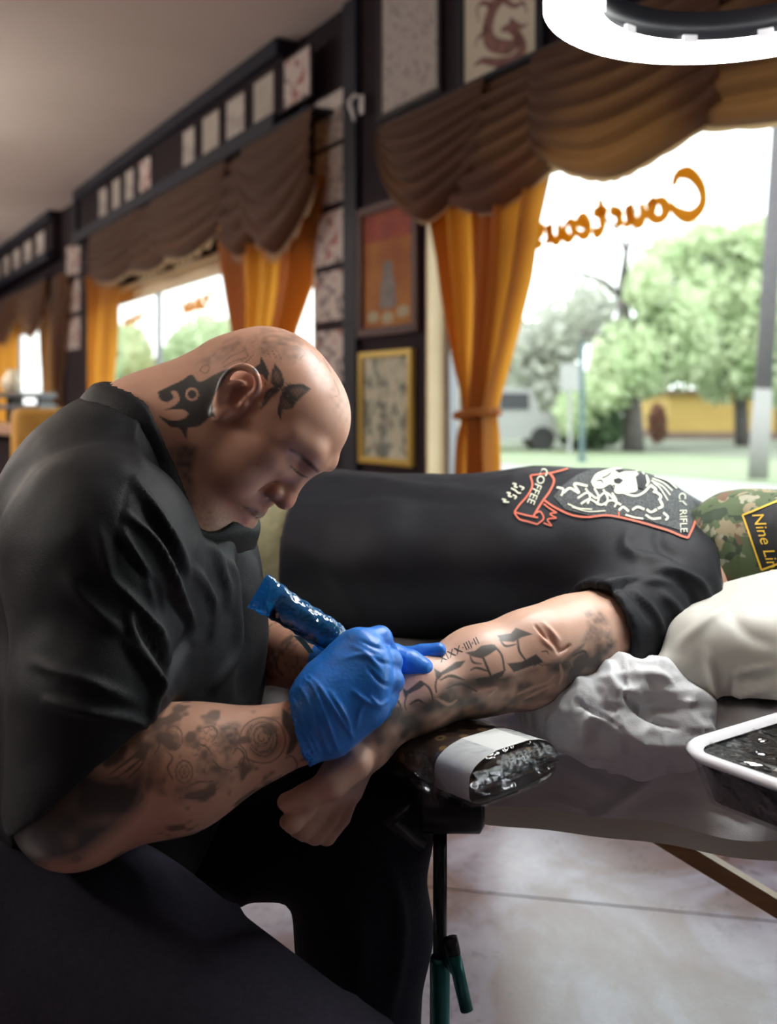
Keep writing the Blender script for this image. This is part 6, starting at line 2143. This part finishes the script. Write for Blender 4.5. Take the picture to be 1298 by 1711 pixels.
M_tape = mat('white_paper_tape', (.74, .76, .74), .5)
pad_loft(.006, .058, HWD + .002, .044, .002, M_tape, 'paper_band', rest, endr=0, cap=False)
pad_loft(-.004, .306, HWD + .0045, .048, .002, M_film, 'film_wrap', rest, seg=30, wob=.0008)
# bunched film at the open end and along the side
def film_wad(path, rad, seed, name='film_fold'):
    r_ = np.random.default_rng(seed); mb = MB()
    for k in range(7):
        p_ = [np.asarray(q) + r_.normal(size=3) * rad for q in path]
        c_ = spline(p_, 14); o_ = r_.normal(size=3); o_ /= np.linalg.norm(o_)
        wv = .006 + .008 * r_.random()
        mb.grid(np.stack([c_ - o_ * wv, c_ + r_.normal(size=(14, 3)) * .0015, c_ + o_ * wv], 0))
    return mb.build(name, M_film, rest, smooth=True, world=True)
film_wad([P(796, 1318, 1.03), P(850, 1296, 1.06), P(925, 1262, 1.115)], .004, 1)
film_wad([P(800, 1300, 1.03), P(870, 1275, 1.07), P(930, 1255, 1.12)], .004, 5)
film_wad([P(610, 1262, 1.20), P(660, 1285, 1.15), P(715, 1312, 1.10)], .006, 2)
film_wad([P(690, 1255, 1.10), P(712, 1290, 1.08), P(730, 1335, 1.07)], .005, 3)
M_stand = mat('black_stand_metal', (.016, .017, .022), .35, .4)
M_teal = mat('teal_enamel', (.012, .13, .13), .3, .3, col2=(.015, .16, .155), scale=20)
cx_, cy_ = P(735, 1400, 1.12)[:2]
top = e_mid + ld * .14 + V3(0, 0, AZ - .056)
MB().obox(top, ld, wd, ZD, .10, .045, .005).build('mount_plate', M_stand, rest, world=True)
hub = V3(cx_ + .012, cy_ - .01, .690)
MB().tube([hub + V3(-.035, 0, 0), hub + V3(-.03, 0, 0), hub + V3(.03, 0, 0), hub + V3(.035, 0, 0)], [.017, .024, .024, .017], 20).build('tilt_joint', M_stand, rest, smooth=True, world=True)
MB().tube([hub + V3(0, 0, .0), top + V3(0, 0, -.003)], [.018, .024], 12).build('neck', M_stand, rest, smooth=True, world=True)
MB().tube([(cx_ - .03, cy_ - .02, .70), (cx_ - .055, cy_ - .03, .685), (cx_ - .02, cy_ - .015, .655)], [.006, .008, .008], 8).build('tilt_lever', M_stand, rest, smooth=True, world=True)
MB().tube([(cx_, cy_, .50), (cx_, cy_, .665)], .0078, 14).build('inner_pole', M_stand, rest, smooth=True, world=True)
zc = P(735, 1598, 1.12)[2]
MB().tube([(cx_, cy_, .03), (cx_, cy_, zc - .004), (cx_, cy_, zc)], [.0112, .0112, .0100], 16).build('outer_pole', M_teal, rest, smooth=True, world=True)
h0_, h1_ = P(752, 1568, 1.09), P(780, 1688, 1.08)
hm = (h0_ + h1_) / 2
MB().tube([(cx_ + .008, cy_, hm[2]), hm], [.008, .006], 10).build('clamp_screw', M_teal, rest, smooth=True, world=True)
hd = MB().tube([h0_, h1_], .0072, 12).build('clamp_handle', M_teal, rest, smooth=True, world=True)
MB().tube([h0_ + (h0_ - h1_) * .01, h0_ + (h1_ - h0_) * .22], .0078, 12).build('grip_cap', M_stand, hd, smooth=True, world=True)
for k in range(3):
    a = k * 2 * math.pi / 3 + .5
    MB().tube([(cx_, cy_, .06), (cx_ + .22 * math.cos(a), cy_ + .22 * math.sin(a), .012)], [.012, .010], 8).build('foot', M_stand, rest, world=True)

# ------------------------------------------------------------------ instrument tray wrapped in film
t1, t2 = unit(V3(.81, .587, 0)), unit(V3(.555, -.832, 0))
tc0 = V3(.288, 1.05, 0); RZ = .781
TW, TL = .42, .30
tray = tag(empty('instrument_tray', tc0 + t1 * TW / 2 + t2 * TL / 2 + V3(0, 0, RZ - .055)), 'black tray with a white rim wrapped in shiny clear film', 'tray')
def rrect(inset, z, rad=.05, n=8):
    out = []
    for cx0, cy0, a0 in ((TW - rad, TL - rad, 0), (rad, TL - rad, 90), (rad, rad, 180), (TW - rad, rad, 270)):
        for k in range(n + 1):
            a = math.radians(a0 + 90 * k / n)
            out.append(tc0 + t1 * (cx0 + (rad - inset) * math.cos(a)) + t2 * (cy0 + (rad - inset) * math.sin(a)) + V3(0, 0, z))
    return out
def rings(rs, cap_first=False, cap_last=False):
    n = len(rs[0]); mb = MB()
    fs = [(i * n + k, i * n + (k + 1) % n, (i + 1) * n + (k + 1) % n, (i + 1) * n + k) for i in range(len(rs) - 1) for k in range(n)]
    if cap_first: fs.append(tuple(range(n - 1, -1, -1)))
    if cap_last: fs.append(tuple((len(rs) - 1) * n + k for k in range(n)))
    return mb.add([p for r_ in rs for p in r_], fs)
M_tray = mat('black_tray_plastic', (.012, .010, .013), .25)
M_rim = mat('white_rim', (.80, .80, .84), .35)
rings([rrect(.034, RZ - .055), rrect(.026, RZ - .052), rrect(.012, RZ - .012), rrect(.010, RZ - .006), rrect(.016, RZ - .008), rrect(.030, RZ - .046), rrect(.036, RZ - .048)], True, True).build('basin', M_tray, tray, smooth=True, world=True)
rings([rrect(.016, RZ - .004), rrect(.010, RZ + .001), rrect(.002, RZ + .001), rrect(-.002, RZ - .003), rrect(.002, RZ - .008), rrect(.010, RZ - .009), rrect(.016, RZ - .004)]).build('rim', M_rim, tray, smooth=True, world=True)
g1, g2 = np.linspace(.012, TW - .012, 70), np.linspace(.012, TL - .012, 56)
Gf = np.array([[tc0 + t1 * x + t2 * y + V3(0, 0, RZ - .004 - .012 * math.sin(math.pi * x / TW) * math.sin(math.pi * y / TL)) for x in g1] for y in g2])
ff = Gf.reshape(-1, 3)
dz = .003 * (1 - 2 * np.abs(np.sin((ff @ t1) * 70 + 2.5 * vnoise(ff, 9, 91)))) * np.clip(.4 + vnoise(ff, 14, 92), 0, 1) + .003 * vnoise(ff, 25, 93)
ff[:, 2] += dz
MB().grid(ff.reshape(Gf.shape)).build('film_cover', film('tray_film', (.92, .93, .93), gloss=.16, rough=.10, bump=1.0, bscale=45), tray, smooth=True, world=True)
rings([rrect(.031, RZ - .059), rrect(.022, RZ - .054), rrect(.006, RZ - .014), rrect(-.004, RZ - .002)], True).build('film_underside', MATS['cling_film'], tray, smooth=True, world=True)
MB().obox(tc0 + t1 * .24 + t2 * .14 + V3(0, 0, RZ - .040), t1, t2, ZD, .13, .09, .006).build('reflection_block', mat('reflection_block_grey', (.55, .52, .46), .9, col2=(.40, .36, .30), scale=18), tray, world=True)  # added pale block under the film, standing in for grey reflections
stand = tag(empty('tray_stand', tc0 + t1 * .30 + t2 * .37), 'steel tray stand holding the film-wrapped tray', 'stand')
M_steel = mat('brushed_steel', (.45, .45, .47), .3, 1.0)
pc_ = tc0 + t1 * .30 + t2 * .37
MB().tube([pc_ + V3(0, 0, .02), pc_ + V3(0, 0, RZ - .066), ], .014, 14).build('post', M_steel, stand, smooth=True, world=True)
for dy in (-.07, .07):
    MB().tube([tc0 + t1 * (.30 + dy) + t2 * .06 + V3(0, 0, RZ - .066), tc0 + t1 * (.30 + dy) + t2 * .31 + V3(0, 0, RZ - .066), pc_ + V3(0, 0, RZ - .07)], .006, 8).build('support_rod', M_steel, stand, smooth=True, world=True)
MB().obox(pc_ + V3(0, 0, .012), t1, t2, ZD, .22, .03, .012).build('base', M_steel, stand, world=True)

# ------------------------------------------------------------------ tattoo machine in its blue sleeve
mach = tag(empty('tattoo_machine', P(660, 1118, 1.138)), 'pen tattoo machine inside a clear blue plastic sleeve', 'tattoo machine')
q0, q1, q2, q3 = P(462, 1012, 1.115), P(566, 1072, 1.118), P(600, 1090, 1.130), P(652, 1118, 1.138)
MB().tube([q0 - (q1 - q0) * .03, q0, q0 + (q1 - q0) * .5, q1], [.011, .0150, .0155, .0140], 20).build('motor_body', mat('black_anodised', (.010, .010, .014), .3, .6), mach, smooth=True, world=True)
MB().tube([q1, q2, q3], [.0115, .0120, .0075], 16).build('grip', MATS['black_anodised'], mach, smooth=True, world=True)
MB().tube([q3, q3 + (q3 - q2) * .35], [.004, .0015], 8).build('needle', M_steel, mach, smooth=True, world=True)
dax = unit(q1 - q0); side = unit(np.cross(dax, V3(0, 1, 0))); dep = np.cross(dax, side)
if side[2] < 0: side = -side
M_sleeve = film('blue_sleeve_plastic', (.10, .52, .90), gloss=.16, rough=.10, bump=.9, bscale=70)
nt_ = M_sleeve.node_tree
d_ = nt_.nodes.new('ShaderNodeBsdfTranslucent'); d_.inputs[0].default_value = (.05, .42, .85, 1)
d2_ = nt_.nodes.new('ShaderNodeBsdfDiffuse'); d2_.inputs[0].default_value = (.04, .36, .80, 1)
m1_ = nt_.nodes.new('ShaderNodeMixShader'); m1_.inputs[0].default_value = .5
m2_ = nt_.nodes.new('ShaderNodeMixShader'); m2_.inputs[0].default_value = .30
nt_.links.new(d_.outputs[0], m1_.inputs[1]); nt_.links.new(d2_.outputs[0], m1_.inputs[2])
old_ = [n for n in nt_.nodes if n.type == 'MIX_SHADER' and n not in (m1_, m2_)][0]
out_ = [n for n in nt_.nodes if n.type == 'OUTPUT_MATERIAL'][0]
nt_.links.new(old_.outputs[0], m2_.inputs[1]); nt_.links.new(m1_.outputs[0], m2_.inputs[2]); nt_.links.new(m2_.outputs[0], out_.inputs[0])
rows = []
L0 = np.linalg.norm(q1 - q0)
r5 = np.random.default_rng(5)
for k, t in enumerate(np.linspace(0, 1, 26)):
    c_ = q1 + (P(430, 986, 1.112) - q1) * t
    f = np.clip((t - .62) / .38, 0, 1)
    a_, b_ = .0178 + .0035 * f, .0178 * (1 - f) + .004 * f
    if t < .1: a_ = b_ = .0150 + .028 * t
    rows.append([c_ + side * a_ * math.cos(x) * (1 + .05 * math.sin(3 * x + k * 1.7)) + dep * b_ * math.sin(x) * (1 + .06 * math.sin(5 * x + k)) for x in np.linspace(0, 2 * math.pi, 28, endpoint=False)])
sl = rings(rows).build('plastic_sleeve', M_sleeve, mach, smooth=True, world=True)
c_ = [P(490, 1062, 1.135), P(505, 1064, 1.13), P(524, 1090, 1.125), P(516, 1092, 1.125)]
MB().grid(np.array([[c_[0], c_[1]], [(c_[0] + c_[3]) / 2 + V3(0, -.003, .002), (c_[1] + c_[2]) / 2 + V3(0, -.003, .002)], [c_[3], c_[2]]])).build('tape_flap', mat('pale_cyan_tape', (.25, .62, .68), .4), mach, smooth=True, world=True)

# ------------------------------------------------------------------ ring lamp over the table
RC = P(1232, -8, 1.5)
ring = tag(empty('ring_lamp', V3(1.02, 1.5, 0)), 'glowing white ring lamp with a black inner rim hanging over the client', 'lamp')
def annulus(prof_, n=96, mat_=None, name='', par=ring):
    vs = [(RC[0] + r_ * math.cos(a), RC[1] + r_ * math.sin(a), RC[2] + z) for r_, z in prof_ for a in np.linspace(0, 2 * math.pi, n, endpoint=False)]
    k_ = len(prof_)
    fs = [(i * n + k, i * n + (k + 1) % n, ((i + 1) % k_) * n + (k + 1) % n, ((i + 1) % k_) * n + k) for i in range(k_) for k in range(n)]
    return MB().add(vs, fs).build(name, mat_, par, smooth=True, world=True)
M_ring = emit('ring_diffuser', (1.0, 1.0, .98), 34.0)
RO, RI = .283, .199
annulus([(RO, .004), (RO, -.004), (RO - .006, -.008), (RI + .004, -.008), (RI, -.004), (RI, .004)], mat_=M_ring, name='diffuser')
M_hous = mat('black_lamp_housing', (.010, .011, .016), .4)
annulus([(RO - .002, .0045), (RO - .004, .045), (RO - .02, .056), (RI + .012, .056), (RI - .002, .052), (RI - .003, .0045)], mat_=M_hous, name='housing')
M_clip = mat('white_clip', (.75, .75, .78), .4)
for k in range(10):
    a = math.radians(-158 + 36 * k)
    rd, td = V3(math.cos(a), math.sin(a), 0), V3(-math.sin(a), math.cos(a), 0)
    MB().obox(RC + rd * (RI - .006) + V3(0, 0, .0045), rd, td, ZD, .0035, .012, .0065).build('clip', M_clip, ring, world=True)
MB().tube([RC + V3(RO - .02, 0, .03), RC + V3(RO + .08, 0, .06), V3(1.02, 1.5, RC[2] + .10)], .012, 10).build('boom', M_hous, ring, smooth=True, world=True)
MB().tube([V3(1.02, 1.5, .02), V3(1.02, 1.5, RC[2] + .14)], .014, 12).build('post', M_hous, ring, smooth=True, world=True)
MB().tube([V3(1.02, 1.5, .0), V3(1.02, 1.5, .02), V3(1.02, 1.5, .03)], [.18, .18, .05], 28).build('base', M_hous, ring, smooth=True, world=True)
